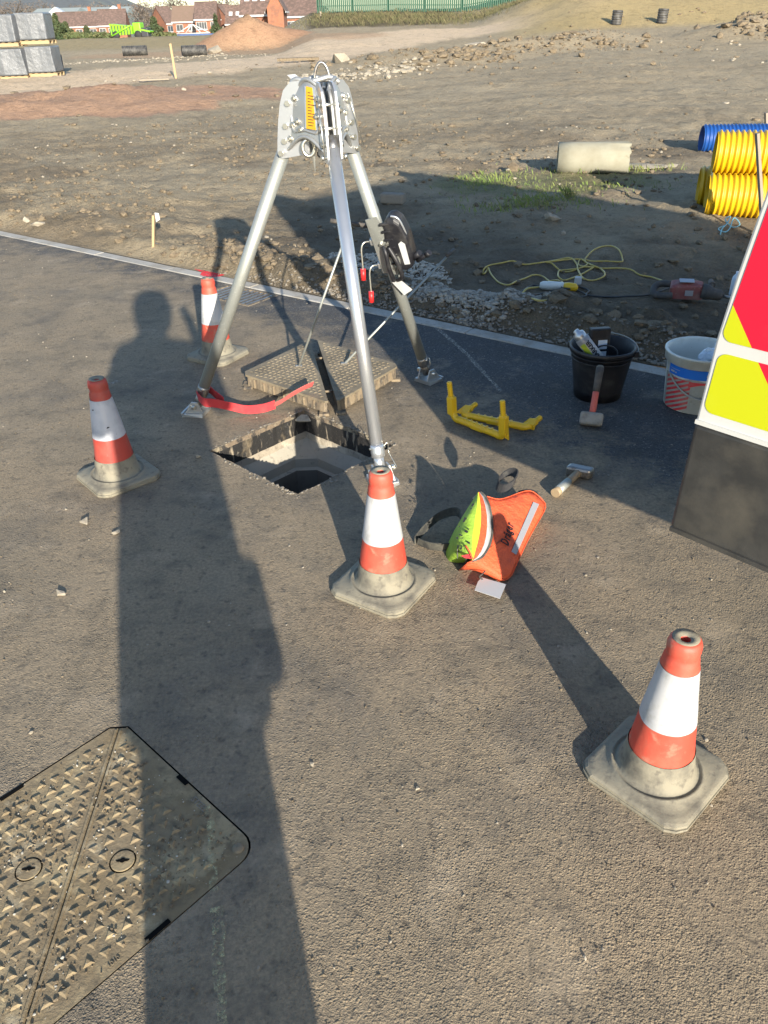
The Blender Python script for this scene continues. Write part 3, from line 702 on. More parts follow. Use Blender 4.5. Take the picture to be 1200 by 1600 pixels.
# ------------------------------------------------------------------ traffic cones
def cone(p, rot, label, red='cone_red', sleeve='sleeve', scuff=0, lean=0):
    root = thing('traffic_cone', (p.x, p.y, 0), label, 'traffic cone', 'traffic cones round the open chamber', rot)
    h = .142; c = .030
    def sq(hw, cc): return [(hw - cc, -hw), (hw, -hw + cc), (hw, hw - cc), (hw - cc, hw), (-hw + cc, hw), (-hw, hw - cc), (-hw, -hw + cc), (-hw + cc, -hw)]
    r2 = random.Random(int(rot * 100) + 5)
    mb = MB(); rings = []
    for hw, cc, z in ((h, c, 0), (h + .002, c, .006), (h + .001, c, .019), (h - .005, c, .024)):
        rings.append([mb.b.verts.new((x, y, z + r2.uniform(-.001, .001))) for x, y in sq(hw, cc)])
    n = 40
    # dished top: rings morph from the octagon to circles
    def rad(an, hw, cc):
        best = 1e9
        P = sq(hw, cc)
        for i in range(8):
            (x0, y0), (x1, y1) = P[i], P[(i + 1) % 8]; dx, dy = math.cos(an), math.sin(an); den = dx * (y1 - y0) - dy * (x1 - x0)
            if abs(den) < 1e-9: continue
            t = (x0 * (y1 - y0) - y0 * (x1 - x0)) / den
            u = (x0 * dy - y0 * dx) / den
            if t > 0 and -1e-6 <= u <= 1 + 1e-6: best = min(best, t)
        return best
    mb = MB(); R_ = []
    for hw, z, mix_ in ((h, 0, 0), (h + .002, .006, 0), (h + .002, .012, 0), (h - .001, .012, 0), (h - .001, .020, 0), (h - .006, .024, 0), (.128, .026, .3), (.118, .027, .9), (.114, .033, 1), (.108, .034, 1), (.105, .030, 1), (.097, .033, 1), (.092, .047, 1), (.0875, .06, 1), (.0810, .108, 1)):
        ring = []
        for k in range(n):
            an = 2 * math.pi * k / n + .001; ro = rad(an, hw, c) if mix_ < 1 else 0; rr = ro * (1 - mix_) + hw * mix_ if mix_ < .9 else hw
            if mix_ and mix_ < .9: rr = min(ro, rr)
            ring.append(mb.b.verts.new((rr * math.cos(an), rr * math.sin(an), z)))
        R_.append(ring)
    for A, B in zip(R_, R_[1:]):
        for k in range(n): f = mb.b.faces.new((A[k], A[(k + 1) % n], B[(k + 1) % n], B[k])); f.smooth = False
    mb.b.faces.new(R_[0][::-1])
    b_ = mb.build('base', 'rubber', root)
    for f in b_.data.polygons: f.use_smooth = f.index > 5 * n
    def zr(z): return .0850 - (z - .062) * (.0850 - .0415) / (.385 - .062)
    def wob(prof, name, m, amp=0.0012):
        mb = MB(); mb.lathe(prof, 44)
        for v in mb.b.verts:
            k = 1 + amp / .06 * (vn(v.co.x * 60 + 9, v.co.y * 60 + v.co.z * 80, 3) - .5) * 2
            v.co.x *= k; v.co.y *= k
        return mb.build(name, m, root)
    wob([(zr(z), z) for z in (.098, .12, .15, .18, .206)], 'lower_band', red)
    wob([(zr(z) + .0012, z) for z in (.2045, .22, .25, .28, .31, .35, .3705)], 'reflective_sleeve', sleeve, .0009)
    wob([(zr(.370), .370), (zr(.385), .385), (.0410, .395), (.0378, .402), (.0372, .410), (.0388, .420), (.0385, .436), (.0355, .446), (.030, .4505), (.016, .449), (.0115, .444), (.011, .40)], 'tip', red, .0022 if red == 'cone_red' else .0035)
    if scuff:
        for (an, z, s_) in ((R(200), .335, .005), (R(252), .262, .0075)):
            mb = MB(); rr = zr(z) + .0022; q = V2(rr * math.cos(an), rr * math.sin(an), z)
            mb.hull([q + V2(random.uniform(-1, 1) * s_, random.uniform(-.3, .3) * s_, random.uniform(-.5, .5) * s_) for _ in range(10)])
            mb.build('scuff_mark', 'ink', root)
    mb = MB(); mb.lathe([(.0300, .4512), (.0305, .4526), (.016, .4508), (.0112, .446)], 26); mb.build('worn_rim', 'rubber', root)
    mb = MB(); mb.lathe([(0, .42), (.0112, .42)], 20); mb.build('tip_hole_shade', 'recess_shade', root)  # black disc: the dark inside the hole is painted
    return root
cone(at(1023, 1207), R(43), 'nearest traffic cone, in the right foreground, casting its shadow onto the rescue bag')
cone(at(600, 915), R(57), 'traffic cone standing at the foot of the middle tripod leg')
cone(at(186, 745), R(41), 'scuffed dull red traffic cone at the left with dark marks on its sleeve', 'cone_red2', 'sleeve2', 1)
cone(at(341, 556), R(60), 'farthest traffic cone, half behind the left tripod leg beside the gully grate')

# ------------------------------------------------------------------ tripod
TC = Vector((-.205, 3.46, 0)); FT = dict(L=Vector((-.911, 3.619, 0)), C=Vector((-.008, 2.885, 0)), R=Vector((.252, 3.943, 0)))
DR = {k: (v - TC).normalized() for k, v in FT.items()}
def leg_top(k): return TC + DR[k] * .150 + V2(0, 0, 1.225)
def tripod():
    root = thing('tripod', TC, 'silver rescue tripod straddling the open inspection chamber', 'tripod')
    for k in 'LCR':
        d = DR[k]; top = leg_top(k) - TC; ft = FT[k] - TC + V2(0, 0, .035); dr = (ft - top).normalized()
        tm = 'alu' if k == 'C' else 'galv'
        mid = top.lerp(ft, .93)
        mb = MB(); mb.tube([top, mid], .027, 20); leg = mb.build('leg', tm, root)
        mb = MB(); a = top.lerp(ft, .905); mb.tube([a, a.lerp(ft, .1), top.lerp(ft, .93), top.lerp(ft, .945)], [.029, .029, .030, .028], 20)
        mb.tube([top.lerp(ft, .935), top.lerp(ft, .99)], .0225, 18); mb.build('leg_sleeve', 'steel' if k != 'C' else 'alu', leg)
        # cast foot: a low wedge, wide plate with flanges
        sd = d.cross(V2(0, 0, 1)).normalized(); fo = FT[k] - TC
        fm = frame(fo, d)
        mb = MB()
        mb.hull([fm @ V2(x, y, z) for x, y, z in ((-.045, -.055, 0), (-.045, .055, 0), (.06, -.062, 0), (.06, .062, 0), (.045, -.062, .016), (.045, .062, .016), (-.045, -.05, .018), (-.045, .05, .018), (.085, .0, 0), (.07, -.03, .01), (.07, .03, .01))])
        for s_ in (-1, 1):
            mb.hull([fm @ V2(x, s_ * y, z) for x, y, z in ((-.042, .028, .012), (.05, .040, .012), (.012, .030, .072), (-.022, .028, .072), (-.042, .036, .012), (.05, .048, .012), (.012, .038, .072), (-.022, .036, .072))])
        mb.box((.062, 0, .012), (.012, .11, .014), fm, bev=.002)
        mb.build('foot', 'cast', leg)
        mb = MB(); mb.tube([fm @ V2(-.004, -.055, .052), fm @ V2(-.004, .055, .052)], .007, 10); mb.box((0, 0, 0), (.018, .014, .018), fm @ T(-.004, .056, .052), bev=.002)
        mb.build('foot_pin', 'bolt', leg)
        # retaining pin and its wire loop
        p = top.lerp(ft, .915); q = fm @ V2(.01, .045, .06)
        sdk = sd if sd.x > 0 else -sd
        mb = MB(); mb.tube(curve([p + sdk * .024, p + sdk * .048 + V2(0, 0, .015), p + sdk * .05 - V2(0, 0, .03), q + sdk * .02, q]), .0018, 6)
        mb.tube([p - sdk * .034, p + sdk * .036], .005, 8); mb.build('pin_wire', 'bolt', leg)
    # head: three cast faces between the legs
    zt, zb = 1.440, 1.205
    ks = ['L', 'C', 'R']
    for i in range(3):
        ka, kb = ks[i], ks[(i + 1) % 3]; da, db = DR[ka], DR[kb]
        def corner(dd, z):
            f = (zt - z) / (zt - zb); return dd * (.122 + .045 * f - .028 * max(0, 1 - f * 5)) + V2(0, 0, z)
        # local sheet: columns between corners
        rowsz = np.linspace(zb, zt, 13); mb = MB(); n = 14; V_ = []
        outd = (da + db).normalized()
        for z in rowsz:
            A, B = corner(da, z), corner(db, z); row = []
            e = (B - A).normalized(); A = A + e * .022; B = B - e * .022
            for c_ in range(n + 1):
                f = c_ / n; p = A.lerp(B, f)
                bul = math.sin(math.pi * f); p = p + outd * (.014 * bul * (.4 + .6 * (z - zb) / (zt - zb)))
                # rounded shoulders and an arch at the foot
                if z == zt: p.z += .018 * bul ** .5 - .022 * (1 - bul) 
                if z == zb: p.z += .062 * bul ** 1.4 * (1 if 1 else 0) - .004
                elif z < zb + .09: p.z += .062 * bul ** 1.4 * (1 - (z - zb) / .09)
                row.append(p)
            V_.append(row)
        ov = [[mb.b.verts.new(p + outd * .004) for p in row] for row in V_]; iv = [[mb.b.verts.new(p - outd * .004) for p in row] for row in V_]
        for r_ in range(12):
            for c_ in range(n):
                mb.b.faces.new((ov[r_][c_], ov[r_][c_ + 1], ov[r_ + 1][c_ + 1], ov[r_ + 1][c_])); mb.b.faces.new((iv[r_][c_], iv[r_ + 1][c_], iv[r_ + 1][c_ + 1], iv[r_][c_ + 1]))
        per = [(0, c_) for c_ in range(n + 1)] + [(r_, n) for r_ in range(1, 13)] + [(12, c_) for c_ in range(n - 1, -1, -1)] + [(r_, 0) for r_ in range(11, 0, -1)]
        for q in range(len(per)):
            a, b_ = per[q], per[(q + 1) % len(per)]; mb.b.faces.new((ov[a[0]][a[1]], iv[a[0]][a[1]], iv[b_[0]][b_[1]], ov[b_[0]][b_[1]]))
        # thick rolled lip round the edge
        lip = [V_[a][b_] + outd * .004 for a, b_ in per]
        mb.tube(lip, .0075, 8, closed=True)
        face = mb.build('head_plate', 'cast', root, smooth=True)
        def fp(fx, fz, off=.006):
            """point on the face: fx across, fz up"""
            r_ = fz * 12; r0 = min(int(r_), 11); c0 = min(int(fx * n), n - 1); fr, fc = r_ - r0, fx * n - c0
            a = V_[r0][c0].lerp(V_[r0][c0 + 1], fc); b2 = V_[r0 + 1][c0].lerp(V_[r0 + 1][c0 + 1], fc); return a.lerp(b2, fr) + outd * off
        for fx, fz in ((.16, .80), (.34, .62) if i else (.40, .30), (.16, .40), (.12, .15), (.62, .20) if i else (.30, .46), (.86, .80), (.80, .55), (.88, .36), (.90, .12)):
            p = fp(fx, fz); mb = MB(); mb.lathe([(.013, -.002), (.013, .003), (.009, .004)], 16, frame(p, outd) @ Matrix.Rotation(R(90), 4, 'Y')); mb.lathe([(.0085, .003), (.0085, .010), (.006, .0115), (0, .0115)], 6, frame(p, outd) @ Matrix.Rotation(R(90), 4, 'Y'), smooth=False)
            mb.build('head_bolt', 'bolt', face)
        # curved stiffening rib on the casting
        mb = MB(); mb.tube(curve([fp(.08, .55, .004), fp(.2, .30, .006), fp(.35, .24, .007), fp(.5, .26, .007), fp(.65, .24, .007), fp(.8, .30, .006), fp(.92, .55, .004)]), .006, 8); mb.build('stiffening_rib', 'cast', face)
        if i == 0:
            a, b_, c2, d2 = fp(.56, .34, .009), fp(.78, .34, .009), fp(.78, .95, .010), fp(.56, .95, .010)
            X_ = (b_ - a); Z_ = (d2 - a); nrm = X_.cross(Z_).normalized()
            if nrm.dot(outd) < 0: nrm = -nrm
            mb = MB(); mb.hull([q + nrm * t_ for q in (a - X_ * .18, b_ + X_ * .18, c2 + X_ * .18, d2 - X_ * .18) for t_ in (0, .0015)]); pl = mb.build('label_plate', 'alu', face)
            mb = MB(); mb.hull([q + nrm * t_ for q in (a, b_, c2, d2) for t_ in (.002, .003)]); lb = mb.build('warning_label', 'labely', face)
            mb = MB()
            for q in range(12):
                f0 = .08 + q * .07; l_ = .25 + .5 * random.random()
                pa = a + Z_ * f0 + X_ * .2 + nrm * .0034; mb.hull([pa, pa + X_ * l_, pa + Z_ * .018, pa + X_ * l_ + Z_ * .018, pa + nrm * .0003])
            mb.build('label_print', 'ink', lb)
    for k in ks:
        d = DR[k]; sd = d.cross(V2(0, 0, 1)).normalized()
        for s_ in (-1, 1):
            prof = [(.045, zb - .01), (.165, zb - .030), (.180, zb - .012), (.175, zb + .04), (.165, zb + .11), (.152, zb + .17), (.135, zt - .02), (.105, zt + .008), (.055, zt + .012), (.045, zt - .02)]
            mb = MB(); A = [mb.b.verts.new(d * r_ + V2(0, 0, z) + sd * s_ * .0225) for r_, z in prof]; B = [mb.b.verts.new(d * r_ + V2(0, 0, z) + sd * s_ * .0305) for r_, z in prof]; q = len(prof)
            mb.b.faces.new(A); mb.b.faces.new(B[::-1])
            for j in range(q): mb.b.faces.new((A[j], A[(j + 1) % q], B[(j + 1) % q], B[j]))
            mb.build('leg_flange', 'alu', root)
        for r_, z, l_ in ((.160, zb - .008, .048), (.135, zb + .09, .04), (.12, zb + .17, .04), (.145, zb + .035, .04)):
            p = d * r_ + V2(0, 0, z); mb = MB(); mb.tube([p - sd * l_, p + sd * l_], .0065, 10); mb.tube([p - sd * (l_ + .004), p - sd * (l_ - .008)], .011, 6); mb.tube([p + sd * (l_ - .008), p + sd * (l_ + .004)], .011, 6)
            mb.build('hinge_pin', 'bolt', root)
        # leg root block between flanges
        mb = MB(); tp = leg_top(k) - TC; mb.tube([tp + V2(0, 0, .045) - d * .012, tp - V2(0, 0, .03) + d * .012], [.020, .0265], 16); mb.build('leg_socket', 'steel', root)
        # thin wire down the outer corner
        mb = MB(); mb.tube([d * .12 + sd * .04 + V2(0, 0, zt - .04), d * .19 + sd * .045 + V2(0, 0, zb)], .0025, 6); mb.build('guard_wire', 'bolt', root)
    # centre: eye bolts under the head, a shackle at the top
    o1 = (DR['L'] + DR['C']).normalized()
    p = o1 * .075 + V2(0, 0, zb + .015)
    mb = MB(); mb.tube([p + V2(0, 0, .07), p + V2(0, 0, .03)], .011, 12); sdx = V2(1, 0, 0)
    mb.tube([p + sdx * .024 * math.cos(a) + V2(0, 0, .001 + .030 * math.sin(a)) for a in np.linspace(0, 2 * math.pi, 25)[:-1]], .0075, 8, closed=True); mb.build('eye_bolt', 'bolt', root)
    p2 = p + V2(.038, .01, .002); mb = MB(); mb.tube([p2 + V2(.012 * math.cos(a), .01 * math.cos(a), .004 + .032 * math.sin(a)) for a in np.linspace(-1.6, 1.9, 14)], .012, 10); mb.build('pulley_hook', 'black', root)
    mb = MB(); mb.hull([p + V2(x, y, z) for x, y, z in ((.010, 0, -.03), (.024, 0, -.03), (.017, .004, -.03), (.017, -.003, -.03), (.019, 0, -.095))]); mb.build('spike_tip', 'bolt', root)
    p = V2(.015, 0, zt + .012); mb = MB(); mb.tube(curve([p + V2(-.032, 0, -.005), p + V2(-.02, 0, .04), p + V2(0, 0, .058), p + V2(.02, 0, .04), p + V2(.034, 0, -.01)]), .0055, 8); mb.tube([p + V2(-.04, 0, 0), p + V2(.04, 0, -.004)], .006, 8); mb.build('top_shackle', 'steel', root)
    mb = MB(); mb.hull([V2(x, y, z) for x, y, z in ((-.105, .02, zt + .014), (-.075, .02, zt + .022), (-.12, .02, zt + .03), (-.09, .03, zt + .032), (-.085, .01, zt + .012))]); mb.build('torn_tag', 'paper', root)
    mb = MB(); mb.tube(curve([V2(-.105, .01, zt - .005), V2(-.10, .01, zt + .008), V2(-.08, 0, zt + .016), V2(-.045, -.01, zt + .006), V2(0, -.01, zt + .012), V2(.045, 0, zt + .02), V2(.08, .01, zt + .002)]), .010, 10); mb.build('carry_handle', 'cast', root)
    # ---- winch block clamped to the far right leg
    top = leg_top('R') - TC; ft = FT['R'] - TC; ax = (ft - top).normalized()
    f_ = lambda q: top + ax * q
    wz = .515; W0 = f_(wz)
    side = Vector((.80, -.25, 0)); side = (side - ax * side.dot(ax)).normalized(); fr = ax.cross(side).normalized()
    if fr.y > 0: fr = -fr
    wm = Matrix((side, fr, -ax)).transposed().to_4x4(); wm.translation = W0; wm = wm @ Matrix.Scale(.9, 4)      # x to the side, y to the viewer, z up the leg
    mb = MB()
    prof = [(-.055, -.115), (-.065, -.02), (-.062, .07), (-.045, .135), (-.015, .165), (.02, .165), (.045, .14), (.062, .06), (.060, -.06), (.045, -.12), (.0, -.14)]
    A = []
    for y_, s_ in ((-.05, .86), (-.035, 1), (.035, 1), (.05, .86)): A.append([mb.b.verts.new((.095 + x * s_, y_, .02 + z * s_)) for x, z in prof])
    for a, b_ in zip(A, A[1:]):
        for j in range(len(prof)): mb.b.faces.new((a[j], a[(j + 1) % len(prof)], b_[(j + 1) % len(prof)], b_[j]))
    mb.b.faces.new(A[0][::-1]); mb.b.faces.new(A[-1]); mb.b.transform(wm)
    win = mb.build('winch', 'black', root)
    md = win.modifiers.new('b', 'BEVEL'); md.width = .008; md.segments = 2
    mb = MB()
    for z_ in (-.09, -.045, 0, .045, .09, .13): mb.box((.06, .045, .03 + z_), (.05, .016, .012), wm, bev=.003)
    mb.build('casing_ribs', 'black', win)
    mb = MB(); mb.prism([(-.012, -.07), (.018, -.07), (.022, .045), (.006, .062), (-.012, .05)], 0, .0015, wm @ T(.118, .0515, .0) @ Matrix.Rotation(R(-90), 4, 'X') @ Matrix.Diagonal((1, -1, 1, 1))); mb.build('rating_label', 'paper', win)
    mb = MB(); mb.tube([wm @ V2(*p) for p in curve([(.028, .065, -.15), (.035, .09, -.06), (.04, .085, .02), (.028, .06, .05)])], .010, 10); mb.tube([wm @ V2(*p) for p in curve([(.045, .055, -.155), (.085, .078, -.12), (.085, .085, -.03), (.055, .065, .045)])], .010, 10); mb.build('carry_loop', 'black', win)
    mb = MB(); mb.tube([wm @ V2(*p) for p in ((.14, .01, -.06), (.19, .02, -.035))], .015, 12); mb.tube([wm @ V2(*p) for p in ((.165, .02, -.075), (.235, .03, -.035))], .011, 12); mb.tube([wm @ V2(.225, .03, -.042), wm @ V2(.245, .032, -.028)], .014, 12); mb.build('crank_handle', 'black', win)
    mb = MB(); mb.tube([wm @ V2(*p) for p in curve([(.10, .03, .19), (.135, .03, .17), (.15, .03, .09), (.145, .03, .05)])], .005, 8); mb.build('guard_bar', 'alu', win)
    mb = MB()
    mb.hull([wm @ V2(*p) for p in ((-.032, .032, .19), (-.032, .026, -.12), (.03, .032, .20), (.09, .046, -.04), (.07, .046, -.13), (-.032, .038, .19), (-.032, .034, -.12), (.03, .038, .20), (.09, .052, -.04), (.07, .052, -.13))])
    mb.build('mounting_plate', 'galv', win)
    for z_ in (.055, -.085):
        mb = MB()
        mb.tube([wm @ V2(.0, 0, z_ - .02), wm @ V2(.0, 0, z_ + .02)], .036, 18); mb.box((-.040, .0, z_), (.03, .05, .032), wm, bev=.004); mb.box((.035, .03, z_), (.05, .03, .036), wm, bev=.004)
        cl = mb.build('clamp', 'cast', win)
        h0 = wm @ V2(-.055, .01, z_)
        mb = MB(); mb.tube(curve([h0, h0 + V2(-.03, -.012, -.002), h0 + V2(-.042, -.015, -.03), h0 + V2(-.040, -.015, -.085), h0 + V2(-.038, -.015, -.125)]), .0042, 8); hb = mb.build('clamp_lever', 'bolt', cl)
        mb = MB(); e = h0 + V2(-.0385, -.015, -.118); mb.tube([e, e - V2(0, 0, .052)], .0125, 14); mb.build('lever_grip', 'red', cl)
        mb = MB()
        for dx in (-.018, .018): mb.lathe([(.008, 0), (.008, .009), (0, .009)], 6, frame(wm @ V2(.03 + dx, .046, z_), fr) @ Matrix.Rotation(R(90), 4, 'Y'), smooth=False)
        mb.build('clamp_bolt', 'bolt', cl)
    mb = MB(); q = [wm @ V2(*p) for p in ((.005, .05, -.165), (.055, .055, -.150), (.105, .05, -.225), (.05, .05, -.255))]; mb.hull(q + [p + fr * .001 for p in q]); mb.build('inspection_tag', 'paper', win)
    # lifting wire from the winch up to the head
    mb = MB(); mb.tube([wm @ V2(.03, -.02, .19), V2(.10, .12, zb + .02)], .0016, 5); mb.build('winch_wire', 'galv', root)
tripod()

# red webbing strap, looped round the left foot and trailing to the cover
def webbing():
    a = FT['L']; root = thing('webbing_strap', (a.x, a.y, 0), 'red webbing strap looped round the left tripod foot with its end on the lifted cover', 'strap')
    p = lambda u, v, z: at(u, v, z) - Vector((a.x, a.y, 0))
    loop = [p(372, 640, .06), p(338, 632, .10), p(322, 630, .105), p(310, 622, .10), p(309, 612, .10), p(322, 609, .10), p(338, 618, .10), p(360, 628, .075)]
    pts = curve([p(308, 617, .105), p(318, 628, .105), p(335, 630, .095), p(360, 635, .06), p(385, 640, .035), p(410, 638, .032), p(430, 632, .05)])
    mb = MB(); mb.ribbon(pts, .048, V2(.0, -.12, 1), .003)
    mb.ribbon(curve([p(308, 617, .105), p(313, 609, .11), p(325, 607, .11), p(336, 616, .10), p(350, 627, .085)]), .046, V2(0, -.1, 1), .003); mb.build('strap_body', 'webred', root)
    pts = curve([p(428, 633, .048), p(440, 627, .065), p(455, 617, .10), p(475, 606, .125), p(489, 600, .13)])
    mb = MB(); mb.ribbon(pts, .034, V2(.35, -.45, .9), .004); mb.build('strap_end', 'webpink', root)
    mb = MB(); mb.ribbon([q + V2(-.002, -.0045, .004) for q in curve([p(453, 617, .10), p(470, 608, .12), p(484, 602, .128)])], .026, V2(.35, -.45, .9), .002); mb.build('strap_lining', 'strap', root)
    mb = MB(); q = p(315, 620, .11); mb.box((0, 0, 0), (.006, .003, .012), T(q + V2(.0, -.012, 0))); mb.build('strap_stitch', 'labely', root)
webbing()

# two lifting keys stuck in the plates of the lifted cover
def key(a, b_, hdir, label, hl=.085):
    root = thing('lifting_key', a, label, 'lifting key', 'lifting keys in the lifted cover'); d = (b_ - a); u = d.normalized()
    mb = MB(); mb.tube([u * -.0, d], .0065, 10); mb.build('shank', 'galv', root)
    h = Vector(hdir).normalized(); mb = MB(); mb.tube([d - h * hl, d + h * hl], .011, 12); mb.build('handle', 'drill_dk', root)
    mb = MB(); mb.box((0, 0, .004), (.035, .012, .008)); mb.build('key_toe', 'steel', root)
key(at(467, 573, .078), aty(547, 349, 4.05), (.17, .03, -.035), 'lifting key with a dark cross handle, standing in the left plate of the lifted cover', .10)
key(at(538, 569, .078), aty(704, 395, 4.45), (.42, .9, .03), 'leaning manhole lifting key rising to the right from the lifted cover', .055)

# ------------------------------------------------------------------ yellow step irons
def step_iron(A, B, ua, ub, label, rot_ear):
    """rung from A to B with legs ua, ub at its ends"""
    root = thing('step_iron', (A + B) / 2 * 1.0, label, 'step iron', 'yellow step irons on the road'); o = root.location.copy()
    A, B = A - o, B - o; ua, ub = Vector(ua), Vector(ub)
    mb = MB(); r = .0175
    mb.tube(curve([A + ua * .62, A + ua * .2, A.lerp(B, .06), A.lerp(B, .15)], 6) + curve([A.lerp(B, .3), A.lerp(B, .7)], 3) + curve([A.lerp(B, .85), A.lerp(B, .94), B + ub * .2, B + ub * .62], 6), r, 10); mb.build('rung', 'yellow', root)
    ax = (B - A).normalized()
    for P, u in ((A, ua), (B, ub)):
        mb = MB(); pts = []; rs = []
        for k in range(15):
            f = .60 + .40 * k / 14; pts.append(P + u * f); rs.append(.0135 if k % 2 else .0115)
        pts.append(P + u * 1.012); rs.append(.006); mb.tube(pts, rs, 10); mb.build('ribbed_end', 'yellow', root)
        mb = MB(); n_ = u.normalized(); mb.box((0, 0, 0), (.036, .034, u.length * .50), frame(P + u * .34, ax, z=n_), bev=.004); mb.build('shoulder', 'yellow', root)
        mb = MB(); mb.hull([P + q for q in (ax * 0 + u * .02, u * .5 + V2(0, 0, 0), u * .5 + rot_ear, u * -.08 + rot_ear, u * .02 + ax.cross(u).normalized() * .006, u * .5 + ax.cross(u).normalized() * .006, u * .5 + rot_ear + ax.cross(u).normalized() * .006, u * -.08 + rot_ear + ax.cross(u).normalized() * .006)]); mb.build('lug', 'yellow', root)
    mb = MB()
    for k in range(6): mb.box((0, 0, 0), (.010, .022, .005), frame(A.lerp(B, .25 + .1 * k) + V2(0, 0, r - .001), ax), bev=.001)
    mb.box((0, 0, 0), (.07, .034, .020), frame(A.lerp(B, .5) - V2(0, 0, .004), ax), bev=.003)
    mb.build('tread_ribs', 'yellow', root)
A1, B1 = at(708, 652, .02), at(788, 683, .02)
step_iron(A1, B1, (aty(702, 597, (A1.y)) - A1), (aty(785, 626, B1.y) - B1), 'yellow step iron standing with both ribbed ends upright', V2(.022, .0, 0))
A2, B2 = at(722, 648, .03), at(824, 668, .02)
step_iron(A2, B2, at(744, 631, .055) - A2, at(845, 652, .045) - B2, 'yellow step iron lying flat behind the upright one', V2(-.02, .015, .01))

def gz(x, y):
    t = x * KN[0] + y * KN[1] - KT
    return float(zland(np.array([x]), np.array([y]))[0]) if t > KW else 0.0
def onland(u, v):
    """the place on the uneven land shown at pixel u, v"""
    z = 0.05
    for _ in range(12):
        p = at(u, v, z); z2 = gz(p.x, p.y); z = z + (z2 - z) * .7
    p.z = gz(p.x, p.y); return p

# ------------------------------------------------------------------ the van, its rear doors open
VX = Vector((.67, -.742, 0)).normalized(); VO = Vector((.746, 1.718, 0))
def clip_half(poly, nx, nz, d):
    res = []
    for i in range(len(poly)):
        p, q = poly[i], poly[(i + 1) % len(poly)]; a, b = p[0] * nx + p[1] * nz - d, q[0] * nx + q[1] * nz - d
        if a >= 0: res.append(p)
        if (a >= 0) != (b >= 0): f = a / (a - b); res.append((p[0] + (q[0] - p[0]) * f, p[1] + (q[1] - p[1]) * f))
    return res
def van():
    root = thing('van', VO, 'white high-roofed van with both rear doors open and red and yellow chevrons on the door', 'van', rz=math.atan2(VX.y, VX.x))
    edge_z = [.5, .81, 1.02, 1.16, 1.33, 1.6, 2.0, 2.36]; edge_x = [0, .010, .019, .034, .058, .092, .14, .18]
    ex = lambda z: float(np.interp(z, edge_z, edge_x))
    def XZ(mb, poly, y0, y1):
        A = [mb.b.verts.new((x, y0, z)) for x, z in poly]; B = [mb.b.verts.new((x, y1, z)) for x, z in poly]; n = len(poly)
        mb.b.faces.new(A); mb.b.faces.new(B[::-1])
        for j in range(n): mb.b.faces.new((A[j], A[(j + 1) % n], B[(j + 1) % n], B[j]))
        return mb
    def rr(x0f, x1, z0, z1, r=.03):
        """cell with rounded corners; its left edge follows the door's"""
        P = []
        for cx, cz, a0 in ((x0f(z0) + r, z0 + r, 180), (x1 - r, z0 + r, 270), (x1 - r, z1 - r, 0), (x0f(z1) + r, z1 - r, 90)):
            for k in range(6): a = R(a0 + k * 18); P.append((cx + r * math.cos(a), cz + r * math.sin(a)))
        return P
    for sgn, yo in ((1, 0.0), (-1, 1.95)):
        Y = lambda y: yo + sgn * y
        out = [(.86, .81)] + [(ex(z), z) for z in edge_z[1:]] + [(.24, 2.42), (.86, 2.42)]
        mb = MB(); XZ(mb, out, Y(.0), Y(.05)); d = mb.build('rear_door', 'white', root)
        md = d.modifiers.new('b', 'BEVEL'); md.width = .006; md.segments = 2
        low = [(0, .503), (.86, .503), (.86, .806), (.010, .806)]
        mb = MB(); XZ(mb, low, Y(-.004), Y(.055)); lo = mb.build('lower_panel', 'bumper', d); md = lo.modifiers.new('b', 'BEVEL'); md.width = .01; md.segments = 3
        mb = MB(); XZ(mb, [(.004, .5), (.86, .5), (.86, .512), (.004, .512)], Y(-.012), Y(.05)); lp = mb.build('panel_lip', 'bumper', d)
        mb = MB(); XZ(mb, [(.012, .808), (.86, .808), (.86, .818), (.012, .818)], Y(-.007), Y(0)); mb.build('door_seam', 'white', d)
        for z0, z1 in ((.842, .990), (1.018, 1.50)):
            cell = rr(lambda z: ex(z) + .014, .83, z0, z1, .022)
            # stripes: boundaries z + 1.35 x = const
            c0 = 1.102 + 1.35 * .04; per = .30; k = -3
            while k < 8:
                a, b = c0 + (k - 1) * per, c0 + k * per
                pc = clip_half(clip_half(cell, 1.35, 1, a), -1.35, -1, -b)
                if len(pc) > 2 and abs(sum(pc[i][0] * pc[(i + 1) % len(pc)][1] - pc[(i + 1) % len(pc)][0] * pc[i][1] for i in range(len(pc)))) > 1e-4:
                    mb = MB(); XZ(mb, pc, Y(-.0016), Y(.002)); mb.build('chevron', 'fl_yellow' if k % 2 == 0 else 'fl_red', d)
                k += 1
        gl = rr(lambda z: ex(z) + .05, .80, 1.58, 2.16, .05)
        mb = MB(); XZ(mb, gl, Y(-.003), Y(.003)); mb.build('door_window', 'glass', d)
        mb = MB(); XZ(mb, [(.04, 1.53), (.20, 1.53), (.20, 1.555), (.04, 1.555)], Y(-.03), Y(0)); mb.build('door_handle', 'black', d)
    # body shell
    L0, L1 = .88, 5.9
    for y0, y1 in ((0, .05), (1.9, 1.95)):
        mb = MB(); mb.box(((L0 + 2.6) / 2, (y0 + y1) / 2, 1.47), (2.6 - L0, y1 - y0, 1.94), bev=.01); mb.build('side_panel', 'white', root)
        mb = MB(); mb.box(((L0 + 2.6) / 2, (y0 + y1) / 2 + (-.012 if y0 == 0 else .012), .75), (2.6 - L0 - .1, .03, .1), bev=.006); mb.build('side_moulding', 'bumper', root)
    mb = MB(); mb.box(((L0 + 2.6) / 2, .975, 2.42), (2.6 - L0, 1.86, .06), bev=.02); mb.build('roof', 'white', root)
    mb = MB(); mb.box(((L0 + 2.6) / 2, .975, .56), (2.6 - L0, 1.84, .08)); mb.build('load_floor', 'darkmetal', root)
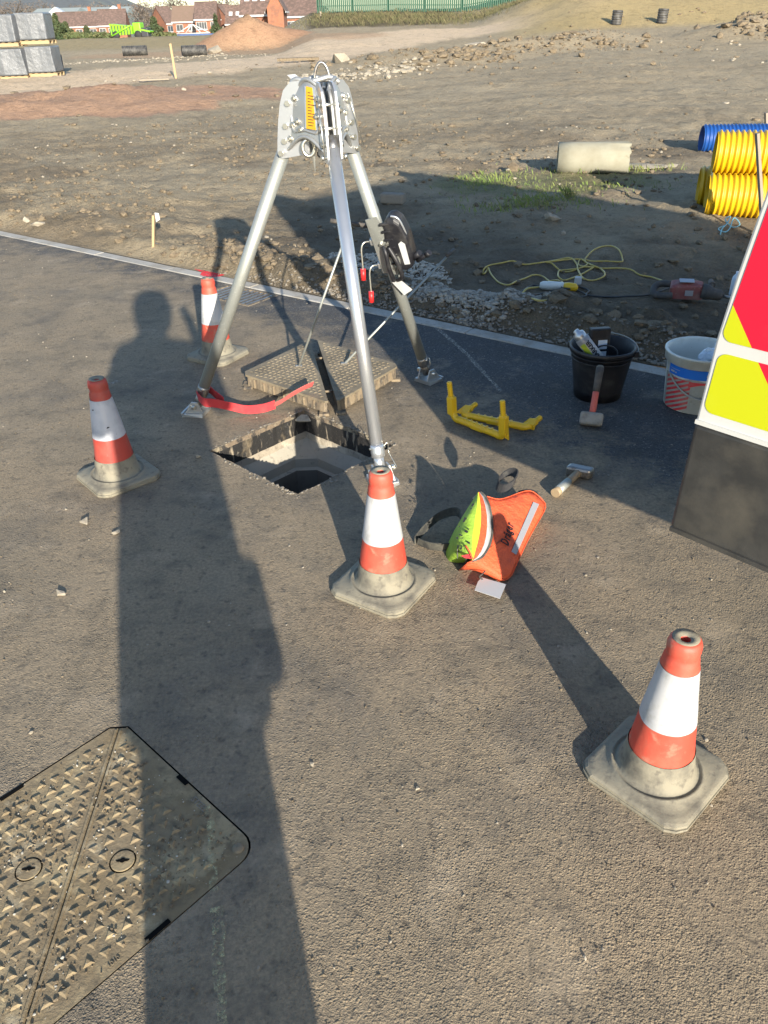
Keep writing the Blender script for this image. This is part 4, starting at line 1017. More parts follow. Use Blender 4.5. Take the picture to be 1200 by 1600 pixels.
    mb = MB(); mb.box((2.58, .975, 1.47), (.04, 1.84, 1.8)); mb.build('bulkhead', 'darkmetal', root)
    front = [(2.602, .50), (2.602, 2.45), (3.7, 2.44), (4.15, 2.32), (4.95, 1.42), (5.75, 1.12), (5.95, .95), (5.98, .50)]
    mb = MB()
    XZ(mb, front, .0, 1.95); f = mb.build('cab', 'white', root); md = f.modifiers.new('b', 'BEVEL'); md.width = .06; md.segments = 3
    for y0 in (-.004, 1.951):
        mb = MB(); XZ(mb, [(3.55, 1.45), (3.6, 2.05), (4.1, 2.05), (4.65, 1.45)], y0, y0 + .003); mb.build('cab_window', 'glass', root)
    mb = MB(); q = Vector((4.55, .975, 1.89)); mb.box((0, 0, 0), (1.0, 1.6, .01), T(q) @ Matrix.Rotation(R(48.3), 4, 'Y')); mb.build('windscreen', 'glass', root)
    for y_ in (.28, 1.67):
        mb = MB(); mb.box((5.93, y_, .88), (.08, .34, .2), bev=.02); mb.build('headlight', 'glass', root)
        mb = MB(); mb.box((.865, y_ + (-.23 if y_ < 1 else .23), 1.1), (.03, .09, .5), bev=.01); mb.build('rear_lamp', 'lens', root)
        mb = MB(); mb.box((3.95, -.12 if y_ < 1 else 2.07, 1.55), (.1, .16, .3), bev=.03); mb.build('wing_mirror', 'black', root)
    mb = MB(); mb.box((.84, .975, .50), (.10, 1.5, .14), bev=.02); mb.build('rear_step', 'bumper', root)
    mb = MB(); mb.box((5.96, .975, .48), (.14, 1.9, .3), bev=.05); mb.build('front_bumper', 'bumper', root)
    for x_ in (1.75, 4.95):
        for y_ in (.14, 1.81):
            mm = T(x_, y_, .35) @ Matrix.Rotation(R(90), 4, 'X')
            mb = MB(); mb.lathe([(.20, -.11), (.32, -.11), (.35, -.08), (.35, .08), (.32, .11), (.20, .11), (.20, -.11)], 32, mm); t_ = mb.build('wheel', 'tyre', root)
            mb = MB(); mb.lathe([(0, -.06), (.19, -.08), (.2, -.1), (.2, .1), (.19, .08), (0, .06)], 24, mm); mb.build('rim', 'steel', t_)
van()

# ------------------------------------------------------------------ escape-set bag
def bag():
    q0, q1, q2 = at(790, 905, .012), at(745, 770, .200), at(850, 790, .085)
    nrm = (q1 - q0).cross(q2 - q0).normalized()
    if nrm.z < 0: nrm = -nrm
    def bp(x, y, off=0.0):
        u, v = 700 + x / 7.5, 760 + y / 7.5
        d = Fv + Rv * ((u - 600) / F_PX) - Uv * ((v - 800) / F_PX); o = Vector((0, 0, CAMZ)); pl = q0 + nrm * off
        p = o + d * ((pl - o).dot(nrm) / d.dot(nrm)); return p - org
    org = Vector((0, 0, 0)); org = Vector((.42, 2.38, 0))
    root = thing('rescue_bag', org, 'bright orange and lime rescue bag standing on its side with a blank white tag', 'bag')
    def back(p):
        w_ = p + org; h = max(w_.z, 0); return V2(p.x - .02, p.y + .05 + h * .35, .0) if h > .02 else V2(p.x, p.y + .02, 0)
    out = [(450, 118), (520, 140), (600, 152), (700, 128), (830, 78), (950, 52), (1040, 98), (1138, 205), (1120, 300), (1050, 420), (960, 580), (890, 720), (830, 850), (775, 970), (745, 1035), (690, 1088), (620, 1097), (530, 1040), (440, 985), (360, 935), (290, 915), (220, 903), (290, 872), (380, 842), (430, 792), (480, 700), (510, 590), (518, 470), (505, 330), (480, 220)]
    cx, cy = 720, 560
    mb = MB(); ring0 = [bp(x, y, 0) for x, y in out]; ring0 = [V2(p.x, p.y, max(p.z, .002)) for p in ring0]
    n = len(out)
    lay = []
    for f, off in ((1, 0), (.90, .008), (.70, .0095), (.42, .010), (.2, .010)):
        lay.append([mb.b.verts.new(bp(cx + (x - cx) * f, cy + (y - cy) * f, off + .003 * (vn(x * .01 * f + 3, y * .01 * f, 4) - .5)) if f < 1 else ring0[i]) for i, (x, y) in enumerate(out)])
    for A, B in zip(lay, lay[1:]):
        for j in range(n): mb.b.faces.new((A[j], A[(j + 1) % n], B[(j + 1) % n], B[j]))
    cv = mb.b.verts.new(bp(cx, cy, .010))
    for j in range(n): mb.b.faces.new((lay[-1][j], lay[-1][(j + 1) % n], cv))
    mid = [mb.b.verts.new((p - nrm * .02).lerp(back(p), .45)) for p in ring0]; bk = [mb.b.verts.new(back(p)) for p in ring0]
    for A, B in ((lay[0], mid), (mid, bk)):
        for j in range(n): mb.b.faces.new((A[j], B[j], B[(j + 1) % n], A[(j + 1) % n]))
    mb.b.faces.new(bk[::-1])
    body = mb.build('bag_body', 'orange', root, smooth=True)
    cs_ = [[(372, 62), (430, 110), (480, 220), (505, 330), (518, 470), (510, 590), (480, 700), (430, 790), (380, 842), (290, 874)],
           [(365, 66), (408, 130), (438, 230), (457, 340), (460, 470), (448, 580), (425, 680), (385, 770), (340, 832), (288, 870)],
           [(358, 68), (372, 150), (382, 230), (387, 340), (381, 470), (366, 580), (342, 680), (320, 760), (305, 822), (286, 868)],
           [(352, 70), (347, 150), (340, 240), (322, 340), (305, 470), (290, 560), (281, 650), (280, 720), (280, 800), (284, 866)],
           [(348, 70), (320, 135), (292, 220), (255, 310), (212, 420), (182, 530), (172, 625), (180, 715), (210, 798), (280, 864)],
           [(343, 72), (300, 120), (240, 210), (180, 300), (120, 400), (85, 520), (73, 620), (85, 722), (130, 805), (276, 862)]]
    offs = [.013, .020, .025, .026, .018, -.03]
    G_ = []
    for c_, o_ in zip(cs_, offs):
        row = [bp(x, y, o_) for x, y in c_]; G_.append([V2(p.x, p.y, max(p.z, .003)) for p in row])
    G_[0] = [p for p in G_[0]]
    last = [back(p) for p in G_[-1]]
    first = [p - nrm * .05 for p in G_[0]]
    seq = [first] + G_ + [last]
    for nm, i0, i1, m_ in (('white_band', 1, 2, 'sleeve'), ('orange_band', 2, 3, 'orange'), ('yellow_band', 3, 4, 'citron'), ('lime_end', 4, 7, 'lime')):
        mb = MB(); rows = [[mb.b.verts.new(p) for p in seq[i]] for i in range(i0, i1 + 1)]
        for A, B in zip(rows, rows[1:]):
            for j in range(len(A) - 1): mb.b.faces.new((A[j], A[j + 1], B[j + 1], B[j]))
        if nm == 'white_band':
            F0 = [mb.b.verts.new(p) for p in first]
            for j in range(len(F0) - 1): mb.b.faces.new((F0[j], F0[j + 1], rows[0][j + 1], rows[0][j]))
        o = mb.build(nm, m_, root, smooth=True)
        if nm == 'lime_end':
            md = o.modifiers.new('s', 'SUBSURF'); md.levels = md.render_levels = 1
    mb = MB(); mb.tube([p + nrm * .002 for p in curve(ring0 + [ring0[0]], 2)], .0022, 6); mb.build('edge_seam', 'orange', root)
    mb = MB(); mb.tube([p + nrm * .001 for p in curve(G_[0], 3)], .0042, 8); mb.build('piping', 'strap', root)
    mb = MB(); mb.tube(curve([bp(205, 690, .03), bp(250, 760, .034), bp(290, 850, .03)], 4), .003, 6); mb.build('piping', 'orange', root)
    mb = MB(); mb.hull([bp(x, y, o_) for x, y in ((150, 812), (210, 800), (262, 790), (280, 850), (200, 842)) for o_ in (.018, .022)]); mb.build('red_patch', 'webred', root)
    # printed pictograms on the lime end
    for x, y, a, w_, h_ in ((290, 215, 60, 34, 22), (270, 260, 50, 16, 12), (190, 400, 60, 42, 20), (205, 375, 60, 20, 30), (130, 470, 60, 14, 14), (215, 530, 70, 26, 40), (235, 500, 70, 14, 26), (108, 605, 30, 22, 20), (150, 570, 70, 16, 42), (160, 605, 20, 30, 8), (240, 660, 60, 20, 38), (150, 725, 45, 30, 24), (128, 700, 90, 40, 7), (150, 760, 10, 44, 7), (180, 700, 60, 24, 8), (192, 730, 90, 24, 7)):
        ca, sa = math.cos(R(a)), math.sin(R(a)); k = (x - 75) / 240; of = .014 + .016 * min(max(k, 0), 1)
        mb = MB(); mb.hull([bp(x + dx * ca - dy * sa, y - dx * sa - dy * ca, of + o_) for dx, dy in ((-w_ / 2, -h_ / 2), (w_ / 2, -h_ / 2), (w_ / 2, h_ / 2), (-w_ / 2, h_ / 2)) for o_ in (.000, .004)]); mb.build('pictogram', 'ink', root)
    # reflective bar and the word on the front
    mb = MB(); mb.hull([bp(x, y, o_) for x, y in ((1000, 180), (1068, 208), (800, 802), (742, 765)) for o_ in (.006, .0135)]); mb.build('reflective_bar', 'silver', body)
    a, b_ = bp(665, 640, .0135), bp(715, 455, .0135); X_ = (b_ - a).normalized(); mm = Matrix((X_, nrm.cross(X_), nrm)).transposed().to_4x4(); mm.translation = (a + b_) / 2 + nrm.cross(X_) * -.004
    text('Dräger', .047, 'ink', root, mm @ Matrix.Rotation(0, 4, 'Z'), 'bag_lettering', .0012, .0004, sx=.62, gap=1.22)
    # dark carrying straps and a looped buckle strap
    mb = MB(); mb.ribbon(curve([bp(200, 900, -.03), V2(-.10, -.02, .045), V2(-.17, -.035, .03), V2(-.25, -.02, .02), V2(-.30, .02, .015)]), .045, V2(.1, -.4, 1), .003); mb.build('shoulder_strap', 'strap', root)
    mb = MB(); mb.ribbon(curve([V2(-.31, .03, .015), V2(-.26, .10, .03), V2(-.2, .13, .06), V2(-.14, .08, .09), bp(110, 790, -.02)]), .035, V2(0, .2, 1), .003); mb.build('shoulder_strap', 'strap', root)
    c0 = bp(690, 40, -.03); mb = MB(); mb.ribbon([c0 + V2(.034 * math.cos(a), .035 * math.sin(a) + .012, .012 + .045 * (1 + math.sin(a * 1.0 + 1.2)) * .5) for a in np.linspace(-.4, 5.7, 20)], .035, V2(.3, .1, 1), .004); mb.build('strap_loop', 'blackm', root)
    mb = MB(); mb.ribbon(curve([bp(830, 60, -.015), bp(900, 45, -.008), bp(1000, 62, -.008), bp(1045, 105, -.01)]), .018, nrm, .003); mb.build('edge_strap', 'blackm', root)
    mb = MB(); mb.tube(curve([bp(440, 985, -.005), bp(400, 1030, .0), bp(370, 1060, -.002), bp(405, 1090, .0)]), .0025, 6); mb.build('tag_cord', 'strap', root)
    z_ = .022; tg = [at(700 + x / 7.5, 760 + y / 7.5, z_) - org for x, y in ((395, 1070), (680, 1150), (608, 1318), (312, 1218), (350, 1120))]
    mb = MB(); mb.hull([p + V2(0, 0, o_) for p in tg for o_ in (0, .0012)]); tgo = mb.build('blank_tag', 'paper', root)
    tp_ = at(754, 906, .024) - org; mb = MB(); mb.lathe([(0, 0), (.003, 0), (.003, .0006), (0, .0006)], 10, T(tp_)); mb.build('tag_eyelet', 'silver', tgo)
bag()

# ------------------------------------------------------------------ hammers, bucket, tub
def hammer(root, head_c, head_dir, handle_end, hm, handle_mats, r=.016, hl=.115, hw=.044):
    d = Vector(head_dir).normalized(); u = (handle_end - head_c).normalized()
    mm = Matrix((d, u.cross(d).normalized(), u)).transposed().to_4x4(); mm.translation = head_c
    mb = MB(); mb.box((0, 0, 0), (hl, hw, hw), mm, bev=.011); h = mb.build('hammer_head', hm, root)
    L = (handle_end - head_c).length; z0 = .3
    for (a, b_, m_, ra, rb, nm) in handle_mats:
        mb = MB(); mb.tube([head_c + u * L * (a + (b_ - a) * k / 4) for k in range(5)], [ra + (rb - ra) * k / 4 for k in range(5)], 14); mb.build(nm, m_, root)
    return h
p = at(906, 737, .022); root = thing('lump_hammer', (p.x, p.y, 0), 'wooden-handled lump hammer lying on its side at the shadow edge', 'hammer')
e = at(867, 771, .02) - Vector((p.x, p.y, 0)); hc = V2(0, 0, .024)
hammer(root, hc, (at(924, 738, .022) - at(884, 730, .022)), e, 'steel', [(0.0, .62, 'hwood', .0165, .0150, 'wooden_handle'), (.45, .99, 'hwood', .0155, .0195, 'handle_grip')], hl=.105, hw=.046)
mb = MB(); mb.tube([e.lerp(hc, .12) , e.lerp(hc, .52)], [.0192, .0168], 14); mb.build('wire_binding', 'galv', root)
p = at(924, 655, .035); root = thing('club_hammer', (p.x, p.y, 0), 'club hammer with a faded red handle, standing on its cement-crusted head', 'hammer')
e = aty(938, 573, 3.47) - Vector((p.x, p.y, 0)); hc = V2(0, 0, .036)
hammer(root, hc, V2(1, -.35, 0), e, 'dustyhead', [(.1, .55, 'handlered', .0155, .0145, 'red_shaft'), (.52, .98, 'drill_dk', .0155, .0185, 'rubber_grip')], hl=.105, hw=.06)
mb = MB(); mb.lathe([(0, .008), (.012, .006), (.017, 0), (.0175, -.01)], 12, frame(e, (e - hc)) @ Matrix.Rotation(R(90), 4, 'Y')); mb.build('grip_end', 'rubber', root)

BC = Vector((1.098, 3.705, 0))
root = thing('black_bucket', BC, 'black builder\'s bucket full of marking gear on the kerbside road', 'bucket')
mb = MB(); mb.lathe([(0, .004), (.112, .004), (.116, .0), (.122, .05), (.140, .17), (.150, .238), (.160, .240), (.162, .262), (.156, .264), (.149, .258), (.136, .17), (.118, .03), (0, .02)], 44); mb.build('bucket_body', 'black', root)
mb = MB()
for z_, r_ in ((.228, .1515), (.205, .1475)): mb.tube([(r_ * math.cos(a), r_ * math.sin(a), z_) for a in np.linspace(0, 2 * math.pi, 45)[:-1]], .003, 6, closed=True)
mb.build('moulded_ring', 'black', root)
mb = MB(); a0 = R(160); mb.tube([( .168 * math.cos(a) , .168 * math.sin(a), .238 + .03 * abs(math.sin((a - R(150)) )) ) for a in np.linspace(R(150), R(-30), 24)], .0028, 8); mb.build('bucket_handle', 'galv', root)
for an in (150, -30):
    mb = MB(); mb.box((.164 * math.cos(R(an)), .164 * math.sin(R(an)), .24), (.022, .022, .03), bev=.003); mb.build('handle_lug', 'black', root)
mb = MB(); c1, c2 = Vector((.968, 3.665, .325)), Vector((1.085, 3.635, .185))
root = thing('marker_spray_can', c2, 'line-marking spray can with a silver cap leaning in the black bucket', 'spray can')
u = (c1 - c2); L = u.length; mm = frame(V2(0, 0, 0), u) @ Matrix.Rotation(R(90), 4, 'Y')
def rot_to(o, axis, up):
    z = Vector(axis).normalized(); x = Vector(up); x = (x - z * x.dot(z)).normalized(); y = z.cross(x); q = Matrix((x, y, z)).transposed().to_4x4(); q.translation = o; return q
mm = rot_to(V2(0, 0, 0), u, -Fv)
mb = MB(); mb.lathe([(0, 0), (.031, 0), (.0325, .003), (.0325, L - .02), (.029, L - .01)], 28, mm); cb = mb.build('can_body', 'sleeve', root)
mb = MB(); mb.lathe([(.0332, .0), (.0332, L - .024)], 10, mm)
mb2 = MB(); n = 8
for k in range(n):
    a0, a1 = R(-75 + k * 6), R(-75 + (k + 1) * 6); mb2.poly([mm @ V2(.0333 * math.cos(a), .0333 * math.sin(a), z) for a, z in ((a0, .004), (a1, .004), (a1, L - .024), (a0, L - .024))])
mb.b.free(); mb2.build('yellow_stripe', 'citron', cb)
mb = MB(); mb.lathe([(.0335, L - .036), (.0335, L - .018), (.0325, L - .014)], 28, mm); mb.build('shoulder_ring', 'silver', cb)
mb = MB(); mb.lathe([(.029, L - .012), (.030, L + .004), (.026, L + .016), (.014, L + .022), (.014, L + .034), (0, L + .036)], 24, mm); mb.build('cap', 'alu', cb)
tm = mm @ T(.0336, 0, L * .50) @ Matrix((( 0, 0, 1, 0), (0, 1, 0, 0), (-1, 0, 0, 0), (0, 0, 0, 1)))
tm = mm @ T(.0338, .0, L * .52) @ Matrix.Rotation(R(90), 4, 'Y') @ Matrix.Rotation(math.pi, 4, 'Z')
text('MARKER', .030, 'ink', cb, tm, 'can_lettering', .0006, .001, sx=.95)
p = at(941, 548, .25); root = thing('detector_case', (p.x, p.y + .06, .12), 'black plastic case with a pale label standing in the black bucket', 'case')
mb = MB(); mb.box((0, 0, .10), (.10, .045, .24), Rz(R(6)) @ Matrix.Rotation(R(-4), 4, 'X'), bev=.006); cb = mb.build('case_body', 'drill_dk', root); cb.data.materials[0] = M['black']
mb = MB(); mb.box((.01, -.0245, .142), (.045, .002, .045), Rz(R(6)) @ Matrix.Rotation(R(-4), 4, 'X')); mb.box((.01, -.0245, .085), (.045, .002, .045), Rz(R(6)) @ Matrix.Rotation(R(-4), 4, 'X')); lb = mb.build('case_label', 'bagplastic', root)
mb = MB(); mb.tube([(.06 * math.cos(a) + .02, -.05 + .02 * math.sin(a), .11 + .035 * math.sin(a)) for a in np.linspace(0, 2 * math.pi, 24)[:-1]], .004, 6, closed=True); mb.build('case_cable', 'cable_k', root)

TBC = Vector((1.535, 3.565, 0))
root = thing('plaster_tub', TBC, 'scruffy white tub with blue label and red stripes beside the van door', 'tub')
def trr(z): return .138 + (z / .28) * .018
mb = MB(); mb.lathe([(0, .006), (.130, .006), (.134, 0), (trr(0), .004), (trr(.1), .1), (trr(.18), .18), (trr(.232), .232), (.166, .234), (.167, .270), (.171, .272), (.171, .281), (.163, .282), (.154, .276), (.150, .2), (.134, .02), (0, .016)], 56); tb = mb.build('tub_body', 'tub', root)
def patch(name, m_, a0, a1, z0f, z1f, off=.0012, par=None, n=18):
    mb = MB(); V_ = []
    for k in range(n + 1):
        a = R(a0 + (a1 - a0) * k / n); z0, z1 = z0f(k / n), z1f(k / n)
        V_.append([mb.b.verts.new(((trr(z) + off) * math.cos(a), (trr(z) + off) * math.sin(a), z)) for z in (z0, (z0 + z1) / 2, z1)])
    for A, B in zip(V_, V_[1:]):
        for j in range(2): mb.b.faces.new((A[j], B[j], B[j + 1], A[j + 1])).smooth = True
    return mb.build(name, m_, par or root)
patch('blue_label', 'blue', 188, 330, lambda f: .178, lambda f: .226)
patch('cement_smear', 'tubgrey', 175, 345, lambda f: .004 + .004 * math.sin(f * 9), lambda f: .174 + .006 * math.sin(f * 20), .0008)
for k in range(9):
    z_ = .004 + k * .024
    mb_ = patch('red_stripe', 'tubred', 184, 238, lambda f, z_=z_: min(max(z_ + f * .070 - .045, .004), .166), lambda f, z_=z_: min(max(z_ + .013 + f * .070 - .045, .0045), .168), .0016, n=8)
patch('red_arc', 'tubred', 234, 290, lambda f: .135 + .02 * math.sin(f * 3.14), lambda f: .166, .0016)
for k, (a0, a1, z_, h_) in enumerate(((193, 215, .207, .0022), (193, 203, .190, .009), (205, 208, .190, .006), (262, 268, .196, .012))):
    patch('label_print', 'paper', a0, a1, lambda f: z_, lambda f: z_ + h_, .002, n=4)
mb = MB(); mb.tube(curve([((trr(.17) + .006) * math.cos(R(a)), (trr(.17) + .006 + .012 * math.sin(R((a - 195) * 1.35))) * math.sin(R(a)), .172 - .085 * math.sin(R((a - 195) * 1.35))) for a in range(195, 330, 12)], 3), .0042, 8); mb.build('tub_handle', 'tubgrey', root)
root = thing('plastic_bag', TBC + V2(.03, .0, .20), 'crumpled white plastic bag sticking out of the scruffy tub', 'plastic bag')
mb = MB(); r2 = random.Random(5)
mb.hull([(.0 + x + r2.uniform(-.01, .01), y + r2.uniform(-.01, .01), z) for x, y, z in ((-.08, 0, .02), (-.05, -.06, .03), (.04, -.07, .03), (.09, -.03, .04), (.07, .06, .02), (-.03, .06, .03), (-.045, -.01, .075), (.0, .01, .09), (.03, 0, .10))])
mb.hull([(.02 + x, y, z) for x, y, z in ((-.02, 0, .08), (.02, .01, .08), (.0, -.02, .08), (.01, 0, .135), (.03, .005, .128), (.022, -.015, .13))])
o = mb.build('bag_film', 'bagplastic', root, smooth=False); tg_ = o.modifiers.new('s', 'SUBSURF'); tg_.levels = tg_.render_levels = 2
tx = bpy.data.textures.new('crumple', 'CLOUDS'); tx.noise_scale = .03; dm = o.modifiers.new('d', 'DISPLACE'); dm.texture = tx; dm.strength = .03; dm.mid_level = .5

# ------------------------------------------------------------------ pipes and things on the dug ground
def ribbed(name, p, axis, L, r, pitch, m_, label, group=None, cat='pipe', inner=.86, upright=False, depth=.09, up=None):
    root = thing(name, p, label, cat, group)
    n = int(L / pitch); prof = []
    for k in range(n):
        z = k * pitch
        prof += [(r * (1 - depth), z), (r * (1 - depth), z + pitch * .28), (r * (1 - depth * .15), z + pitch * .42), (r, z + pitch * .56), (r * (1 - depth * .15), z + pitch * .74), (r * (1 - depth), z + pitch * .9)]
    prof.append((r * (1 - depth), L)); inn = r * inner
    prof += [(inn, L), (inn, 0), (r * (1 - depth), 0)]
    mm = rot_to(V2(0, 0, 0), axis, (0, 0, 1) if abs(Vector(axis).normalized().z) < .9 else (1, 0, 0))
    mb = MB(); mb.lathe(prof, 40, mm); mb.build('pipe_wall', m_, root)
    return root
PA = Vector((.957, -.283, 0)); PN = Vector((.283, .957, 0)); r_ = .19
s0 = Vector((2.93, 7.32, 0)) + PN * r_; g0 = .03
ribbed('yellow_pipe', (s0.x, s0.y, g0 + r_), PA, 3.0, r_, .046, 'pipe_y', 'lower front corrugated yellow pipe, resting on the ground with blue string beside it', 'stacked yellow pipes')
b0 = s0 + PN * (2 * r_ + .01) - PA * .05; ribbed('yellow_pipe', (b0.x, b0.y, g0 + r_), PA, 3.0, r_, .046, 'pipe_y', 'rear corrugated yellow pipe on the ground, mostly hidden behind the other two', 'stacked yellow pipes')
t0_ = s0 + PN * (r_ * .95) + PA * .02; ribbed('yellow_pipe', (t0_.x, t0_.y, g0 + r_ + r_ * 1.72), PA, 3.0, r_, .046, 'pipe_y', 'topmost corrugated yellow pipe of the stack', 'stacked yellow pipes')
ribbed('blue_pipe', (4.22, 11.1, .22), (.972, -.13, 0), 3.4, .175, .046, 'pipe_b', 'corrugated blue pipe lying behind the yellow pipes')
def stake(u, v, y, v0, w_, label, m_='wood', lean=0, nail=True):
    """stake whose top shows at u, v, its foot at v0"""
    f = onland(u, v0) if y is None else Vector((aty(u, v0, y).x, y, gz(aty(u, v0, y).x, y)))
    tp = aty(u + lean, v, f.y); root = thing('timber_stake', f, label, 'stake', 'timber marker stakes')
    L = (tp - f); mb = MB(); mb.box((0, 0, 0), (L.length + .15, w_, w_ * .45), frame((L.normalized() * (L.length - .15)) / 2, L), bev=.002); mb.build('stake_post', m_, root)
    return root, L, f
rt, L_, f_ = stake(240, 336, None, 384, .045, 'short timber stake in the dirt left of the tripod')
mb = MB(); mb.hull([L_ * .86 + V2(x, y, z) for x, y, z in ((.02, -.01, -.02), (.055, -.01, .0), (.052, -.01, .05), (.02, -.01, .055), (.03, .02, .02), (.05, .02, .03))]); mb.build('paper_scrap', 'paper', rt)
mb = MB(); mb.tube([L_ * .12 + V2(-.01, -.012, 0), L_ * .12 + V2(.10, .06, -.05)], .005, 6); mb.build('side_wire', 'darkmetal', rt)
stake(275, 68, 27.0, 122, .065, 'leaning timber stake beside the orange soil patch', 'wood', -9)
rt, L_, f_ = stake(1192, 208, 6.75, 372, .05, 'tall split timber stake standing against the yellow pipes', 'woodpale', -9)
stake(1197, 176, 13.0, 200, .07, 'pale timber stake at the right edge beyond the blue pipe', 'woodpale', 0)
stake(502, 18, 67.0, 38, .12, 'thin pale stake in front of the green fence end', 'woodpale', -1)
stake(349, 41, 58.0, 60, .12, 'thin white stake left of the orange spoil heap', 'woodpale', 0)
# lying plank beside the far stake, a slab and boulders along the track
for (u, v, y, sx, sy, rz_, lab) in ((241, 127, None, .85, .14, .25, 'pale plank lying by the orange soil patch'), (466, 98, None, 1.6, .5, .1, 'dark-edged slab lying beside the track behind the tripod')):
    f = onland(u, v); root = thing('plank' if sx < 1 else 'slab', f, lab, 'plank' if sx < 1 else 'slab', rz=rz_)
    mb = MB(); mb.box((0, 0, .05 if sx < 1 else .12), (sx, sy, .04 if sx < 1 else .1), bev=.01); mb.build('board', 'woodpale' if sx < 1 else 'clod', root)
    if sx > 1:
        for x_ in (-.6, .05, .7): mb = MB(); mb.box((x_, 0, .03), (.12, sy, .1)); mb.build('bearer', 'recess_shade' if 0 else 'bark', root)
def boulder(u, v, s, lab, m_='pale', flat=.5, name='boulder'):
    f = onland(u, v); r2 = random.Random(int(u * 7 + v)); mb = MB()
    mb.hull([(r2.gauss(0, .5) * s, r2.gauss(0, .35) * s, abs(r2.gauss(.3, .4)) * s * flat) for _ in range(26)] + [(-.5 * s, 0, -.1 * s), (.5 * s, 0, -.1 * s), (0, -.4 * s, -.1 * s)])
    o = mb.build(name, m_, None, smooth=False); o.location = f; tag(o, lab, 'rock'); return o
boulder(535, 97, .5, 'broad pale boulder beside the track, just above the tripod head')
boulder(497, 42, .9, 'pale boulder beside the orange heap near the fence end')
boulder(337, 83, .6, 'low pale rock on the track edge right of the black pipes')
boulder(60, 352, .06, 'pale fist-sized stone on the dirt at the far left edge', 'pale', .8, 'stone')
boulder(41, 343, .04, 'smaller pale stone left of the fist-sized one by the kerb', 'pale', .8, 'stone')
boulder(862, 342, .11, 'light oblong stone at the edge of the van shadow', 'pale', .5, 'stone')
boulder(746, 68, .4, 'tilted pale slab of rubble in the spoil ridge', 'pale', .5, 'rubble_slab')
for i, (u, v, s, lab) in enumerate(((135, 818, .022, 'small pale pebble on the road below the scuffed cone'), (182, 834, .016, 'small pebble just inside the photographer shadow edge'), (94, 930, .017, 'lone pale pebble on the road at the far left'), (232, 603, 0, ''), (310, 715, .018, 'white pebble on the road between the scuffed cone and chamber'), (652, 1233, .007, 'pale chip on the road near the centre bottom'), (488, 1195, .007, 'white chip on the road right of the inspection cover'), (1003, 762, 0, ''))):
    if not s: continue
    p = at(u, v, 0); mb = MB(); r2 = random.Random(i); mb.hull([(r2.gauss(0, .5) * s, r2.gauss(0, .4) * s, r2.random() * s * .9) for _ in range(18)])
    o = mb.build('pebble', 'pale', None); o.location = p; tag(o, lab, 'pebble')
# concrete pipe and sheeting
f1, f2 = onland(870, 272), onland(975, 265); ax = Vector((.985, -.16, 0)).normalized()
r_ = .172; root = thing('concrete_pipe', f1 + Vector((-ax.y, ax.x, 0)) * r_ * .7 + V2(0, 0, r_ - .02), 'short pale concrete pipe lying on the dirt', 'pipe')
mm = rot_to(V2(0, 0, 0), ax, (0, 0, 1)); LP = .80
mb = MB(); n = 40; prof = [(.125, 0), (r_, 0), (r_ * 1.0, .2), (r_, .5), (r_, LP), (.125, LP), (.125, 0)]
mb.lathe(prof, n, mm)
for v in mb.b.verts:
    q = mm.inverted() @ v.co
    if q.z > LP - .01: v.co += ax * float(fbm(math.atan2(q.y, q.x) * 3 + 9, 1, 6) - .6) * .07
mb.build('pipe_wall', 'concrete', root)
root = thing('torn_sheeting', onland(1015, 262), 'crumpled dusty sheeting trailing from the concrete pipe mouth', 'sheet')
mb = MB(); nx, ny = 34, 14; V_ = []
for i in range(nx):
    row = []
    for j in range(ny):
        a = i / (nx - 1); b_ = j / (ny - 1) - .5; wd = .36 * (1 - a * .85) + .03
        row.append(mb.b.verts.new((-.30 + a * .95, b_ * wd + .04 * a, .015 + .12 * max(0, fbm(a * 5, b_ * 4 + 5, 61) - .3) * (1 - .6 * a) * (1 - abs(b_) * 1.5))))
    V_.append(row)
for i in range(nx - 1):
    for j in range(ny - 1): mb.b.faces.new((V_[i][j], V_[i + 1][j], V_[i + 1][j + 1], V_[i][j + 1])).smooth = True
o = mb.build('sheet', 'sack', root); md = o.modifiers.new('s', 'SOLIDIFY'); md.thickness = .006
# broken kerb block near the winch
f = onland(614, 318); root = thing('broken_block', f, 'pale broken concrete block lying in the shade behind the winch', 'block', rz=R(-22))
mb = MB(); mb.box((0, 0, .05), (.25, .11, .10), bev=.02); o = mb.build('block_body', 'greystone', root)
for v in o.data.vertices: v.co *= 1 + .1 * (vn(v.co.x * 30, v.co.y * 30 + v.co.z * 30, 3) - .5)

